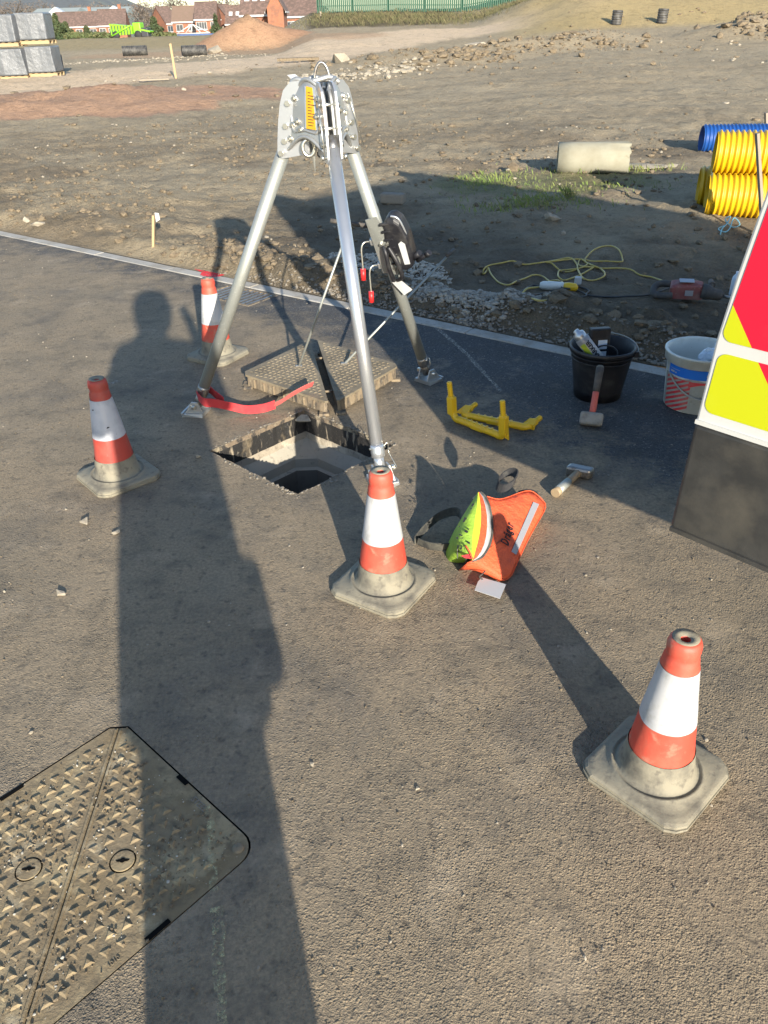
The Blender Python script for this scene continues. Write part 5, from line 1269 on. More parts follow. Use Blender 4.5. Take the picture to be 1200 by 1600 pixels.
# extension lead and its sockets
def lead(name, pts, r, m_, label, z=.012, cat='cable'):
    w_ = []
    for i, (x, y) in enumerate(pts):
        p = onland(740 + x * 260 / 1200, 380 + y / 4.615); p.z += r + z * (.5 + .5 * math.sin(i * 2.3)); w_.append(p)
    c = w_[0].copy(); mb = MB(); mb.tube([p - c for p in curve(w_, 7)], r, 8); o = mb.build(name, m_); o.location = c
    if label: tag(o, label, cat)
    return o
Y1 = [(1480, 330), (1300, 265), (1200, 235), (1130, 205), (1040, 193), (930, 188), (800, 187), (700, 212), (630, 210), (560, 160), (530, 145), (620, 120), (700, 122), (745, 160), (750, 205), (790, 265), (860, 275), (930, 262), (945, 225), (915, 195), (870, 182), (820, 150), (780, 130), (760, 140), (760, 165), (840, 190), (870, 180), (790, 225), (720, 265), (650, 275), (610, 250), (615, 215), (650, 200), (760, 195), (820, 165), (800, 130), (850, 75), (920, 35), (1000, 30), (1050, 70), (1072, 120), (1060, 145), (950, 145), (850, 135), (770, 130), (680, 130), (600, 135), (530, 150), (440, 155), (360, 162), (280, 145), (200, 150), (120, 170), (80, 195), (65, 220), (75, 235), (95, 210), (105, 185), (125, 240), (180, 290), (250, 312), (310, 290), (370, 260), (430, 243), (490, 250), (530, 275), (550, 298), (520, 292), (530, 285), (600, 285), (640, 290), (650, 320)]
lead('extension_lead', Y1, .0062, 'cable_y', 'tangled yellow extension lead lying in loops on the shaded dirt')
lead('tool_flex', [(650, 380), (600, 405), (500, 425), (420, 420), (350, 405), (345, 385), (380, 350), (440, 330), (500, 325)], .0075, 'cable_y', 'short loop of yellow cable round the white plug')
lead('black_flex', [(520, 340), (430, 320), (360, 345), (330, 385), (400, 390), (520, 365), (640, 345), (740, 350), (810, 380), (790, 405), (720, 400), (660, 370), (640, 320), (760, 320), (830, 360), (815, 385), (950, 395), (1120, 402), (1260, 380), (1420, 330), (1500, 300)], .006, 'cable_k', 'thin black flex coiled in front of the yellow lead and running to the drill')
p = onland(740 + 570 * .2167, 380 + 338 / 4.615); root = thing('plug_and_socket', p, 'dusty white cable socket with a yellow plug, between the coiled leads', 'socket', rz=R(-8))
mb = MB(); mb.tube([(-.09, .01, .03), (-.07, .01, .03), (-.02, 0, .03), (.06, -.01, .03), (.08, -.012, .03)], [.018, .028, .031, .029, .022], 14); mb.build('socket_body', 'tub', root)
mb = MB(); mb.tube([(.075, -.012, .03), (.10, -.02, .03), (.15, -.035, .03), (.165, -.04, .03)], [.026, .03, .028, .012], 14); mb.build('yellow_plug', 'yellow', root)
p = onland(740 + 750 * .2167, 380 + 300 / 4.615); root = thing('plug', p, 'small white plug upright beside the yellow loops', 'plug')
mb = MB(); mb.box((0, 0, .03), (.045, .04, .055), bev=.008); mb.build('plug_body', 'paper', root)
# breaker drill
p = onland(1070, 470); root = thing('rotary_drill', p, 'dusty red rotary hammer drill lying on the shaded dirt', 'drill', rz=R(-14))
mb = MB(); mb.hull([(x, y, z) for x, y, z in ((-.10, -.05, .02), (-.10, .06, .02), (.10, -.045, .02), (.10, .06, .02), (-.11, -.05, .10), (-.10, .055, .12), (.09, -.04, .11), (.10, .05, .12), (.0, .0, .14))]); o = mb.build('motor_housing', 'drill_red', root, smooth=False); md = o.modifiers.new('b', 'BEVEL'); md.width = .012; md.segments = 3
mb = MB(); mb.tube(curve([(-.09, -.045, .045), (-.16, -.05, .04), (-.20, -.03, .045), (-.20, .03, .07), (-.16, .055, .09), (-.08, .05, .09)], 5), .022, 12); mb.build('grip', 'drill_dk', root)
mb = MB(); mb.tube([(.09, -.01, .07), (.13, -.015, .065), (.15, -.02, .06), (.20, -.03, .055), (.22, -.035, .05)], [.05, .048, .038, .034, .022], 18); mb.build('chuck', 'drill_dk', root)
mb = MB(); mb.tube([(.215, -.035, .05), (.30, -.055, .045), (.46, -.09, .035)], [.010, .009, .009], 10); mb.build('drill_bit', 'steel', root)
mb = MB(); mb.tube([(.14, .0, .08), (.15, .05, .10), (.155, .12, .10)], [.016, .018, .017], 12); mb.tube([(.155, .03, .10), (.155, .06, .10)], .02, 12); mb.build('side_handle', 'drill_dk', root)
for (x, y, sx, sy) in ((-.01, .0, .09, .06),): mb = MB(); mb.box((x, y, .136), (sx, sy, .003), Matrix.Rotation(R(6), 4, 'X')); mb.build('rating_plate', 'silver', root)
mb = MB(); mb.box((.01, -.053, .065), (.05, .003, .035), bev=.001); mb.build('side_badge', 'silver', root)
p = onland(1092, 455); root = thing('work_gloves', p, 'tan work glove lying behind the red drill', 'glove', rz=R(-10))
mb = MB(); mb.hull([(x + random.uniform(-.01, .01), y + random.uniform(-.01, .01), z) for x, y, z in ((-.05, -.04, 0), (-.05, .04, 0), (.04, -.045, 0), (.04, .04, 0), (-.03, 0, .035), (.03, .0, .03), (.03, -.03, .025))]); mb.build('palm', 'hwood', root, smooth=True)
for k in range(4):
    mb = MB(); mb.tube([(.03, -.035 + k * .024, .015), (.08, -.045 + k * .028, .018), (.105 - .01 * abs(k - 1), -.05 + k * .03, .008)], [.013, .012, .009], 8); mb.build('finger', 'hwood', root)
mb = MB(); mb.tube([(-.02, .04, .015), (.01, .075, .018), (.035, .08, .012)], [.014, .013, .01], 8); mb.build('thumb', 'hwood', root)
p = onland(1146, 462); root = thing('water_bottle', p, 'small clear plastic bottle standing beside the van door behind the drill', 'bottle')
mb = MB(); mb.lathe([(0, 0), (.03, 0), (.032, .01), (.032, .11), (.028, .13), (.014, .15), (.014, .165), (0, .165)], 20); mb.build('bottle_body', 'bagplastic', root)
# pale blue string by the pipes
p = onland(1140, 360); pts = [V2(x, y, abs(z) + .006) for x, y, z in ((-.14, -.16, .0), (-.10, -.08, .03), (-.04, -.02, .06), (.0, .04, .10), (-.03, .06, .07), (.02, .0, .02), (.06, -.04, .05), (.03, .03, .09), (-.02, -.04, .02), (-.09, -.12, .01), (-.12, -.05, .02), (-.05, .02, .03))]
mb = MB(); mb.tube(curve(pts, 5), .005, 6); o = mb.build('string', 'string'); o.location = p; tag(o, 'tangle of pale blue string lying against the lower yellow pipe', 'string')

# gully grate at the kerb
GA = Vector((KD[0], KD[1], 0)); GN = Vector((KN[0], KN[1], 0))
gc = Vector((*st(-4.17, -.1675), 0)); root = thing('gully_grate', gc, 'black iron gully grate set against the kerb behind the far cone', 'drain grate')
mmg = frame(gc * 0, GA)
mb = MB(); w2, h2 = .25, .1525
for c_, d_ in (((0, -h2 + .012, -.012), (.50, .024, .03)), ((0, h2 - .012, -.012), (.50, .024, .03)), ((-w2 + .012, 0, -.012), (.024, .257, .03)), ((w2 - .012, 0, -.012), (.024, .257, .03))): mb.box(c_, d_, mmg, bev=.003)
mb.build('grate_frame', 'iron_edge', root)
for k in range(10):
    x = -.205 + k * .0455; mb = MB(); mb.box((x, 0, -.010), (.017, .262, .022), mmg, bev=.003); mb.build('bar', 'steel', root)

# lines and paint on the road
def decal(name, pts, wid, m_, z, wob=.4):
    mb = MB(); prev = None; P = [at(u, v, 0) for u, v in pts]; P = curve(P, 6)
    for i, p in enumerate(P):
        d = (P[min(i + 1, len(P) - 1)] - P[max(i - 1, 0)]).normalized(); sdn = Vector((-d.y, d.x, 0)); ww = wid * (.6 + wob * vn(i * .7, 3, 8))
        a, b_ = mb.b.verts.new(p + sdn * ww + V2(0, 0, z)), mb.b.verts.new(p - sdn * ww + V2(0, 0, z))
        if prev: mb.b.faces.new((prev[0], prev[1], b_, a))
        prev = (a, b_)
    return tag(mb.build(name, m_), kind='structure')
decal('chalk_line', [(672, 505), (700, 528), (728, 553), (755, 582), (783, 612)], .016, 'chalk', .0025)
decal('dust_line', [(338, 1418), (342, 1460), (341, 1500), (345, 1550), (348, 1620)], .015, 'chalky', .0025)
decal('paint_line', [(325, 1262), (331, 1300), (332, 1340), (335, 1395)], .011, 'chalky', .0066)
decal('scrape_mark', [(140, 612), (160, 604), (185, 596)], .02, 'chalk', .0025)
mb = MB(); c_ = at(340, 422, 0); rs = [mb.b.verts.new(c_ + V2(.16 * math.cos(a) * (.7 + .6 * vn(a * 2 + 3, 1, 5)), .20 * math.sin(a) * (.7 + .6 * vn(a * 2 + 9, 2, 5)), .006)) for a in np.linspace(0, 2 * math.pi, 30)[:-1]]
mb.b.faces.new(rs); tag(mb.build('red_paint_patch', 'redspray'), kind='structure')

# ------------------------------------------------------------------ loose stones, clods, gravel, grass
def pts_st(n, s0, s1, t0, t1, dens=None, seed=1):
    r2 = np.random.default_rng(seed); s = r2.uniform(s0, s1, n); t = r2.uniform(t0, t1, n)
    x, y = st(s, t)
    if dens is not None: k = r2.uniform(0, 1, n) < dens(x, y, s, t); x, y, s, t = x[k], y[k], s[k], t[k]
    z = zland(x, y) if t0 > KW else np.zeros(len(x))
    return np.stack([x, y, z], 1)
def sizes(n, a, b, seed, p=3.0):
    r2 = np.random.default_rng(seed); return a + (b - a) * r2.uniform(0, 1, n) ** p
# clods: broken dark soil above the kerb
def clod_d(x, y, s, t):
    w1 = seg(x, y, [(-1.3, 6.35), (.0, 5.45)], .8); w2 = seg(x, y, [(.85, 5.1), (2.5, 3.95)], .85)
    return np.clip(.08 + 1.1 * np.maximum(w1, w2 * .8), 0, 1) * ss(.12, .3, t) * (1 - ss(.6, 1.0, t - .5 * (x < .4) + .28 * (x > .4)))
P_ = pts_st(5200, -8, 3, .14, 1.1, clod_d, 3); scatter('soil_clods', P_, sizes(len(P_), .006, .050, 4, 3.4), 'clod', .6, lab='broken dark clods of soil along the kerb', smooth=False, embed=.38, seed=3)
P_ = pts_st(17000, -13, 7, .15, 9, lambda x, y, s, t: .25 + .75 * ss(.45, .65, fbm(x * .8, y * .8, 70)), 5); scatter('soil_crumbs', P_, sizes(len(P_), .005, .042, 6, 4.5), 'clod', .6, lab='loose crumbs of soil over the dug ground', seed=5)
P_ = pts_st(6500, -24, 24, 5, 45, lambda x, y, s, t: .2 + .8 * ss(.5, .7, fbm(x * .35, y * .35, 71)), 7); scatter('soil_lumps', P_, sizes(len(P_), .015, .12, 8, 6), 'clod', .5, lab='lumps of soil scattered over the open ground', seed=7)
P_ = pts_st(1700, -14, 6, .15, 10, lambda x, y, s, t: .25 + .75 * ss(.5, .7, fbm(x * .6 + 5, y * .6, 72)), 9); scatter('loose_stones', P_, sizes(len(P_), .005, .030, 10, 5), 'pale', .65, lab='pale stones strewn over the dirt', seed=9)
P_ = pts_st(1500, -30, 26, 6, 60, lambda x, y, s, t: ss(.5, .75, fbm(x * .25 + 5, y * .25, 73)), 11); scatter('far_stones', P_, sizes(len(P_), .015, .10, 12, 6), 'pale', .6, lab='pale stones on the far dirt', seed=11)
r2 = np.random.default_rng(20)
def along(pts, n, rad, seed):
    r3 = np.random.default_rng(seed); k = r3.integers(0, len(pts) - 1, n); f = r3.uniform(0, 1, n); A = np.array(pts)
    x = A[k, 0] + (A[k + 1, 0] - A[k, 0]) * f + r3.normal(0, rad, n); y = A[k, 1] + (A[k + 1, 1] - A[k, 1]) * f + r3.normal(0, rad, n); return np.stack([x, y, zland(x, y)], 1)
P_ = along([(-22, 41), (-15, 41), (-11, 44), (-7, 48)], 1500, 1.5, 21); scatter('stony_strip', P_, sizes(len(P_), .015, .085, 22, 5), 'pale', .6, lab='strip of pale rubble along the far side of the track', seed=21)
P_ = along([(1.0, 31), (5, 35), (9.5, 38)], 700, 1.5, 23); scatter('rubble_ridge', P_, sizes(len(P_), .03, .20, 24, 4), 'clod', .6, lab='ridge of tumbled rubble and soil', seed=23)
P_ = along([(-1.5, 26), (0, 28), (1, 31)], 300, .8, 25); scatter('rubble_ridge', P_, sizes(len(P_), .02, .12, 26, 3), 'pale', .6, lab='loose pale rubble beside the tripod head', seed=25)
P_ = along([(15.5, 38.5), (19, 37.5), (24, 36)], 700, 1.0, 27); scatter('dark_clods', P_, sizes(len(P_), .03, .22, 28, 4), 'clod', .7, lab='dark heap of clods at the foot of the bank', seed=27)
# white crushed stone heap and the fine strip behind the kerb
hp = [at(690, 478, 0), at(755, 480, 0), at(780, 500, 0)]; c_ = at(735, 485, 0)
n = 4200; a = r2.uniform(0, 6.283, n); rr = r2.uniform(0, 1.15, n) ** .75 * (.7 + .6 * vn(a * 1.6, a * 0 + 2, 12)); X = c_.x + (rr * np.cos(a) * .46) * KD[0] + rr * np.sin(a) * .22 * KN[0]; Yy = c_.y + rr * np.cos(a) * .46 * KD[1] + rr * np.sin(a) * .22 * KN[1] + .02
Zz = zland(X, Yy) + .035 * np.clip(1 - rr, 0, 1); tt_ = X * KN[0] + Yy * KN[1] - KT; k = tt_ > KW + .01
scatter('crushed_stone_heap', np.stack([X, Yy, Zz], 1)[k], sizes(int(k.sum()), .0025, .022, 30, 3.5), 'gravelmix', .7, lab='spill of white crushed stone behind the kerb', seed=30)
n = 2200; a = r2.uniform(0, 6.283, n); rr = np.sqrt(r2.uniform(0, 1, n)); c2_ = at(605, 430, 0); X = c2_.x + rr * np.cos(a) * .55 * KD[0] + rr * np.sin(a) * .28 * KN[0]; Yy = c2_.y + rr * np.cos(a) * .55 * KD[1] + rr * np.sin(a) * .28 * KN[1]
tt_ = X * KN[0] + Yy * KN[1] - KT; k = tt_ > KW + .01
scatter('crushed_stone_heap', np.stack([X, Yy, zland(X, Yy) + .012], 1)[k], sizes(int(k.sum()), .004, .018, 31, 2.5), 'limestone', .7, lab='thin grey gravel spill behind the tripod', seed=31)
P_ = pts_st(9000, -5.2, 3, KW + .005, .42, lambda x, y, s, t: np.clip(1.25 - (t - KW) / .22 + .3 * (vn(s * 4, t * 6, 9) - .5), 0, 1) * ss(-5.2, -2.5, s), 32); P_[:, 2] += .004; scatter('kerb_gravel', P_, sizes(len(P_), .004, .016, 33, 2), 'greystone', .7, lab='fine grey gravel strip behind the kerb', seed=33)
chamber()
# grit and chips on the road
n = 2600; S_ = r2.uniform(-7, 4, n); T_ = -r2.uniform(.02, 5.2, n); X, Yy = st(S_, T_)
def clear(X, Yy):
    ok = np.ones(len(X), bool)
    A = np.array([(p.x, p.y) for p in PIT]); c_ = A.mean(0); u1 = (A[1] - A[0]) / np.linalg.norm(A[1] - A[0]); u2 = np.array([-u1[1], u1[0]]); D_ = np.stack([X, Yy], 1) - c_
    ok &= ~((np.abs(D_ @ u1) < .31) & (np.abs(D_ @ u2) < .31))
    G_ = np.array([gc.x, gc.y]); D_ = np.stack([X, Yy], 1) - G_; ok &= ~((np.abs(D_ @ KD) < .27) & (np.abs(D_ @ KN) < .17))
    return ok
k = clear(X, Yy); scatter('road_grit', np.stack([X, Yy, np.zeros(n)], 1)[k], sizes(int(k.sum()), .0012, .0060, 40, 4), 'pale', .7, lab='pale grit and chips scattered on the road', seed=40)
n = 24000; S_ = r2.uniform(-6, 4, n); T_ = -r2.uniform(.02, 5.0, n); X, Yy = st(S_, T_); k = clear(X, Yy) & (r2.uniform(0, 1, n) < .25 + .75 * ss(.45, .65, fbm(X * 2, Yy * 2, 77)))
scatter('road_grit', np.stack([X, Yy, np.zeros(n)], 1)[k], sizes(int(k.sum()), .0011, .0036, 41, 2.5), 'clod', .8, lab='brown crumbs of grit on the road surface', seed=41)
def grass(name, C_, n, rad, h, lab, seed):
    r3 = np.random.default_rng(seed); V, Fc = [], []
    XX, YY = C_[0] + r3.normal(0, rad[0], n), C_[1] + r3.normal(0, rad[1], n); ZZ = zland(XX, YY)
    for i in range(n):
        x, y, z = XX[i], YY[i], ZZ[i]; a = r3.uniform(0, 6.28); hh = h * r3.uniform(.4, 1.2); lx, ly = r3.normal(0, hh * .4, 2); w_ = .004 if h < .2 else .012
        b0 = len(V); V += [(x - w_ * math.cos(a), y - w_ * math.sin(a), z), (x + w_ * math.cos(a), y + w_ * math.sin(a), z), (x + lx * .4 + w_ * .7, y + ly * .4, z + hh * .6), (x + lx, y + ly, z + hh)]; Fc += [(b0, b0 + 1, b0 + 2), (b0, b0 + 2, b0 + 3)]
    me = bpy.data.meshes.new(name); me.from_pydata(V, [], Fc); me.materials.append(M['grass' if name == 'grass_tufts' else 'drygrass']); o = bpy.data.objects.new(name, me); C.objects.link(o); tag(o, lab, kind='stuff')
for i, (u, v, rx, ry, n, h) in enumerate(((765, 285, .25, .3, 420, .06), (830, 318, .30, .18, 650, .06), (800, 300, .5, .35, 160, .035), (930, 292, .5, .2, 260, .045), (890, 310, .03, .03, 40, .12), (950, 272, .35, .08, 260, .08))):
    p = onland(u, v); grass('grass_tufts', (p.x, p.y), n, (rx, ry), h, 'thin green grass tufts in the dirt near the concrete pipe', 50 + i)

for i, (cx_, cy_) in enumerate(((-2.2, 65), (1.0, 64.5), (4.5, 63.5), (8, 62))):
    grass('bank_growth', (cx_, cy_), 1500, (1.6, 1.9), .28, 'dry brown-green growth on the dark bank below the fence', 80 + i)
n = 1500; A_ = r2.uniform(.03, CS - .03, n); B_ = r2.uniform(.03, CS - .03, n); k = r2.uniform(0, 1, n) < .2 + .8 * ss(.5, .62, fbm(A_ * 9, B_ * 9, 88)); A_, B_ = A_[k], B_[k]
scatter('cover_grit', np.stack([CT.x + CU.x * A_ + CV.x * B_, CT.y + CU.y * A_ + CV.y * B_, np.full(len(A_), -.0008)], 1), sizes(len(A_), .0012, .0052, 89, 3), 'clod', .7, lab='grit and mud crumbs lying on the inspection cover', seed=89)
n = 260; A_ = r2.uniform(.03, CS - .03, n); B_ = r2.uniform(.03, CS - .03, n)
scatter('cover_chips', np.stack([CT.x + CU.x * A_ + CV.x * B_, CT.y + CU.y * A_ + CV.y * B_, np.full(n, -.0005)], 1), sizes(n, .0012, .0042, 90, 3), 'limestone', .7, lab='white stone chips lying on the inspection cover', seed=90)

# ------------------------------------------------------------------ middle distance
def wrapped_pack(u0, u1, vb, vt, y, lab, top=False):
    a, b_ = aty(u0, vb, y), aty(u1, vb, y); w_ = (b_ - a).length; z0 = a.z if top else min(a.z, gz(a.x, a.y) + .05); h = aty(u0, vt, y).z - a.z
    c_ = (a + b_) / 2; root = thing('block_pack', (c_.x, y + .5, a.z), lab, 'pallet pack', 'grey wrapped packs of blocks stacked two high', rz=R(4))
    mb = MB()
    for dy in (-.42, 0, .42): mb.box((0, dy, .05), (w_, .1, .09))
    for k in range(5): mb.box((-w_ / 2 + .06 + k * (w_ - .12) / 4, 0, .10), (.1, .98, .018))
    pl = mb.build('pallet', 'wood', root); 
    mb = MB(); mb.box((0, 0, .12 + (h - .12) / 2), (w_ - .03, .96, h - .12), bev=.04); bmesh.ops.subdivide_edges(mb.b, edges=mb.b.edges[:], cuts=3, use_grid_fill=True)
    for v in mb.b.verts:
        k = (vn(v.co.x * 7 + u0, v.co.z * 2.0 + v.co.y * 5, 5) - .5) * .05; v.co.x += k; v.co.y += k
    mb.build('shrink_wrap', 'wrap', root); return root
wrapped_pack(44, 88, 121, 73, 29.0, 'lower right grey shrink-wrapped pack of blocks on a pallet')
wrapped_pack(-3, 42, 126, 77, 28.6, 'lower left grey shrink-wrapped pack of blocks, at the photo edge')
wrapped_pack(28, 75, 70, 20, 29.3, 'upper right grey shrink-wrapped pack of blocks', True)
wrapped_pack(-18, 27, 74, 23, 28.9, 'upper left grey shrink-wrapped pack of blocks', True)
wrapped_pack(-52, -5, 131, 82, 28.2, 'grey shrink-wrapped pack of blocks beyond the left edge')
f = onland(93, 118); root = thing('rubbish_sack', f, 'black plastic sack slumped against the lower right block pack', 'sack'); mb = MB(); mb.hull([(random.gauss(0, .12), random.gauss(0, .12), abs(random.gauss(.18, .16))) for _ in range(30)]); mb.build('sack_film', 'black', root)
ribbed('black_pipe', aty(191, 80, 47) , (1, .25, -.0), 1.25, .24, .09, 'pipe_k', 'left one of two short black corrugated pipes beyond the track', 'short black pipes beyond the track', depth=.10)
ribbed('black_pipe', aty(284, 80, 47), (1, .35, -.0), 1.25, .26, .09, 'pipe_k', 'right one of two short black corrugated pipes beyond the track', 'short black pipes beyond the track', depth=.10)
for (u, v, lab) in ((962, 41, 'left upright black pipe section at the foot of the bank'), (1033, 39, 'right upright black pipe section, a little higher on the bank')):
    p = aty(u, v, 45.5); p.z = gz(p.x, p.y) - .03; ribbed('black_pipe_section', p, (.05, 0, 1), .62, .26, .10, 'pipe_k', lab, 'upright black pipe sections by the bank', depth=.08)
# green steel fence on top of the bank
FA, FB = Vector((-3.9, 70.2, 0)), Vector((22, 62.0, 0)); fd = (FB - FA); FL = fd.length; fd.normalize()
root = thing('palisade_fence', FA, 'green steel palisade fence along the top of the bank', 'fence')
npal = 178; pm = None
for k in range(npal):
    s_ = .1 + k * FL / npal; p = FA + fd * s_; z = gz(p.x, p.y)
    if pm is None:
        mb = MB(); mb.hull([(x, y, z_) for x, y, z_ in ((-.062, 0, .05), (.062, 0, .05), (0, -.03, .05), (-.062, 0, 2.3), (.062, 0, 2.3), (0, -.02, 2.3), (0, -.008, 2.42))]); o = mb.build('pale', 'fence_g', root); pm = o.data; o.rotation_euler = (0, 0, math.atan2(fd.y, fd.x))
        P0 = o
    else:
        o = P0.copy(); C.objects.link(o); o.parent = root
    o.location = (p.x - FA.x, p.y - FA.y, z)
for hz_ in (.45, 1.95):
    mb = MB(); mb.tube([(FA + fd * s_ + V2(0, .05, gz(*(FA + fd * s_)[:2]) + hz_)) - FA for s_ in np.linspace(0, FL, 20)], .03, 6); mb.build('rail', 'fence_g', root)
for s_ in np.arange(0, FL, 2.75):
    p = FA + fd * s_; mb = MB(); mb.box((0, 0, 1.15), (.08, .08, 2.5)); o = mb.build('fence_post', 'fence_g', root); o.location = (p.x - FA.x, p.y - FA.y + .1, gz(p.x, p.y))

def leafy(name, loc, h, w_, n, m_, label, cat, seed, shape='cone', leaf=.12, trunk=True, group=None, bare=False):
    r3 = np.random.default_rng(seed); root = thing(name, loc, label, cat, group)
    mb = MB()
    if trunk: mb.tube([(0, 0, -.2), (.03 * h * .2, 0, h * .35), (0, .02 * h * .2, h * .75)], [h * .035, h * .022, h * .008], 7)
    limbs = []
    for k in range(14 if bare else 6):
        a = r3.uniform(0, 6.28); z0 = h * r3.uniform(.25, .7); L = w_ * r3.uniform(.5, 1.0) * .8; e = Vector((L * math.cos(a), L * math.sin(a), min(h * .98, z0 + h * r3.uniform(.12, .38)))); s_ = Vector((0, 0, z0)); mb.tube([s_, s_.lerp(e, .5) + V2(0, 0, h * .02), e], [h * .014, h * .008, h * .003], 5); limbs.append((s_, e))
    if bare:
        for s_, e in list(limbs):
            for q in range(9):
                p = s_.lerp(e, r3.uniform(.3, 1)); d = Vector(r3.normal(0, 1, 3)); d.z = abs(d.z); d = d.normalized() * h * r3.uniform(.06, .16); mb.tube([p, p + d], [h * .005, h * .0015], 4)
    mb.build('trunk', 'bark', root)
    V, Fc = [], []
    for i in range(n):
        if shape == 'cone': z = h * (1 - (1 - r3.uniform(0, 1)) ** .5) ; rad = w_ * (1 - z / h) ** .8 * math.sqrt(r3.uniform(.15, 1)) * (1 + .35 * math.sin(z * 5 / h * 3 + r3.uniform(0, 1))) ; z = h * .05 + z * .95
        else:
            d = r3.normal(0, 1, 3); d /= np.linalg.norm(d); rr = r3.uniform(.35, 1) ** .5 * (.75 + .5 * vn(d[0] * 2 + 5, d[1] * 2 + d[2] * 2 + 5, seed)); z = h * .58 + d[2] * h * .42 * rr; rad = w_ * math.hypot(d[0], d[1]) * rr
        a = r3.uniform(0, 6.28); c_ = np.array([rad * math.cos(a), rad * math.sin(a), z]); s_ = leaf * r3.uniform(.5, 1.3)
        u1 = r3.normal(0, 1, 3); u1 /= np.linalg.norm(u1); u2 = np.cross(u1, r3.normal(0, 1, 3)); u2 /= np.linalg.norm(u2) + 1e-6
        wd = .22 if bare else .7
        b0 = len(V); V += [tuple(c_ - u1 * s_), tuple(c_ + u2 * s_ * wd), tuple(c_ + u1 * s_), tuple(c_ - u2 * s_ * wd)]; Fc.append((b0, b0 + 1, b0 + 2, b0 + 3))
    me = bpy.data.meshes.new('crown'); me.from_pydata(V, [], Fc); me.materials.append(M[m_]); o = bpy.data.objects.new('crown', me); C.objects.link(o); o.parent = root
    return root

# ------------------------------------------------------------------ houses
def house(x, y, zb, w_, d, eave, ridge, rz, label, roofm='roof1', wins=(), chimney=True, gable_first=False, cat='house', door=True, sky=0, wallm='brick'):
    """w_ across the front, ridge runs along the front; front faces -y before rotation"""
    root = thing('brick_house', (x, y, zb), label, cat, 'brick houses beyond the site', rz=rz)
    mb = MB(); A = [(-w_ / 2, -d / 2), (w_ / 2, -d / 2), (w_ / 2, d / 2), (-w_ / 2, d / 2)]
    b = mb.b; lo = [b.verts.new((p[0], p[1], 0)) for p in A]; hi = [b.verts.new((p[0], p[1], eave)) for p in A]; r0, r1 = b.verts.new((-w_ / 2, 0, ridge - .12)), b.verts.new((w_ / 2, 0, ridge - .12))
    b.faces.new((lo[0], lo[1], hi[1], hi[0])); b.faces.new((lo[2], lo[3], hi[3], hi[2])); b.faces.new((lo[1], lo[2], hi[2], r1, hi[1])); b.faces.new((lo[3], lo[0], hi[0], r0, hi[3])); mb.build('wall', wallm, root)
    ov = .35; sl = (ridge - eave) / (d / 2); mb = MB()
    for s_ in (-1, 1):
        y0 = s_ * (d / 2 + ov); z0 = eave - ov * sl; nz = .16
        mb.hull([(xx, yy, zz + k) for xx in (-w_ / 2 - .2, w_ / 2 + .2) for yy, zz in ((y0, z0), (0, ridge)) for k in (0, nz)])
    rf = mb.build('roof', roofm, root)
    mb = MB(); mb.box((0, 0, ridge + .18), (w_ + .4, .3, .12)); mb.build('ridge_tiles', roofm, rf)
    if chimney: mb = MB(); mb.box((w_ * .3, .3, ridge + .3), (.7, .6, 1.5)); mb.box((w_ * .3, .3, ridge + 1.1), (.85, .75, .12)); mb.build('chimney', wallm, rf)
    for s_ in (-1, 1): mb = MB(); mb.box((0, s_ * (d / 2 + ov + .02), eave - ov * sl + .02), (w_ + .4, .06, .26)); mb.build('fascia', 'upvc', root)
    for (wx, wz, ww, wh, sd) in wins:
        if sd == 'f': mm = T(wx, -d / 2 - .03, wz)
        elif sd == 'r': mm = T(w_ / 2 + .03, wx, wz) @ Rz(R(90))
        else: mm = T(-w_ / 2 - .03, wx, wz) @ Rz(R(-90))
        mb = MB()
        for bx in ((-ww / 2, 0, .07, wh + .07), (ww / 2, 0, .07, wh + .07), (0, wh / 2, ww + .07, .07), (0, -wh / 2, ww + .07, .07), (0, 0, .05, wh)): mb.box((bx[0], 0, bx[1]), (bx[2], .1, bx[3]), mm)
        if ww > 1.6: mb.box((-ww / 4, 0, 0), (.06, .1, wh), mm); mb.box((ww / 4, 0, 0), (.06, .1, wh), mm)
        f_ = mb.build('window', 'upvc', root); mb = MB(); mb.box((0, .02, 0), (ww, .03, wh), mm); mb.build('pane', 'glass', f_)
        mb = MB(); mb.box((0, -.06, -wh / 2 - .1), (ww + .3, .16, .09), mm); mb.build('sill', 'upvc', f_)
    if door: mb = MB(); mb.box((w_ * .1, -d / 2 - .03, 1.05), (1.0, .08, 2.1)); mb.build('door', 'upvc', root)
    for k in range(sky):
        mb = MB(); xx = -w_ / 2 + (k + .7) * w_ / (sky + .4); mb.box((0, 0, 0), (.8, 1.1, .08), T(xx, -d / 4, (eave + ridge) / 2 + .18) @ Matrix.Rotation(math.atan(sl), 4, 'X')); mb.build('rooflight', 'upvc', rf)
    return root
W2 = lambda *xs: tuple((x, 3.9, 1.5, 1.25, 'f') for x in xs) + tuple((x, 1.4, 1.7, 1.3, 'f') for x in xs)
def at_house(u0, u1, v, y): a, b_ = aty(u0, v, y), aty(u1, v, y); return (a + b_) / 2, (b_ - a).length
c_, w_ = at_house(150, 192, 39, 226); house(c_.x, c_.y + 4, c_.z - 5.2, w_, 8, 5.2, 8.3, R(8), 'brick terrace house with a brown roof and orange gable, left of the lime green machine', 'roof1', W2(-w_ * .36, -w_ * .02, w_ * .3), True)
c_, w_ = at_house(84, 149, 41, 232); house(c_.x, c_.y + 4, c_.z - 5.2, w_, 8, 5.2, 8.1, R(6), 'long brown-roofed brick terrace at the far left behind the conifers', 'roof1', W2(-w_ * .3, w_ * .05, w_ * .38), True)
c_, w_ = at_house(240, 262, 36, 236); house(c_.x, c_.y + 4, c_.z - 5.2, w_, 8, 5.2, 8.6, R(42), 'brick house with a steep orange gable behind the dark bush', 'roof1', W2(-w_ * .2), False)
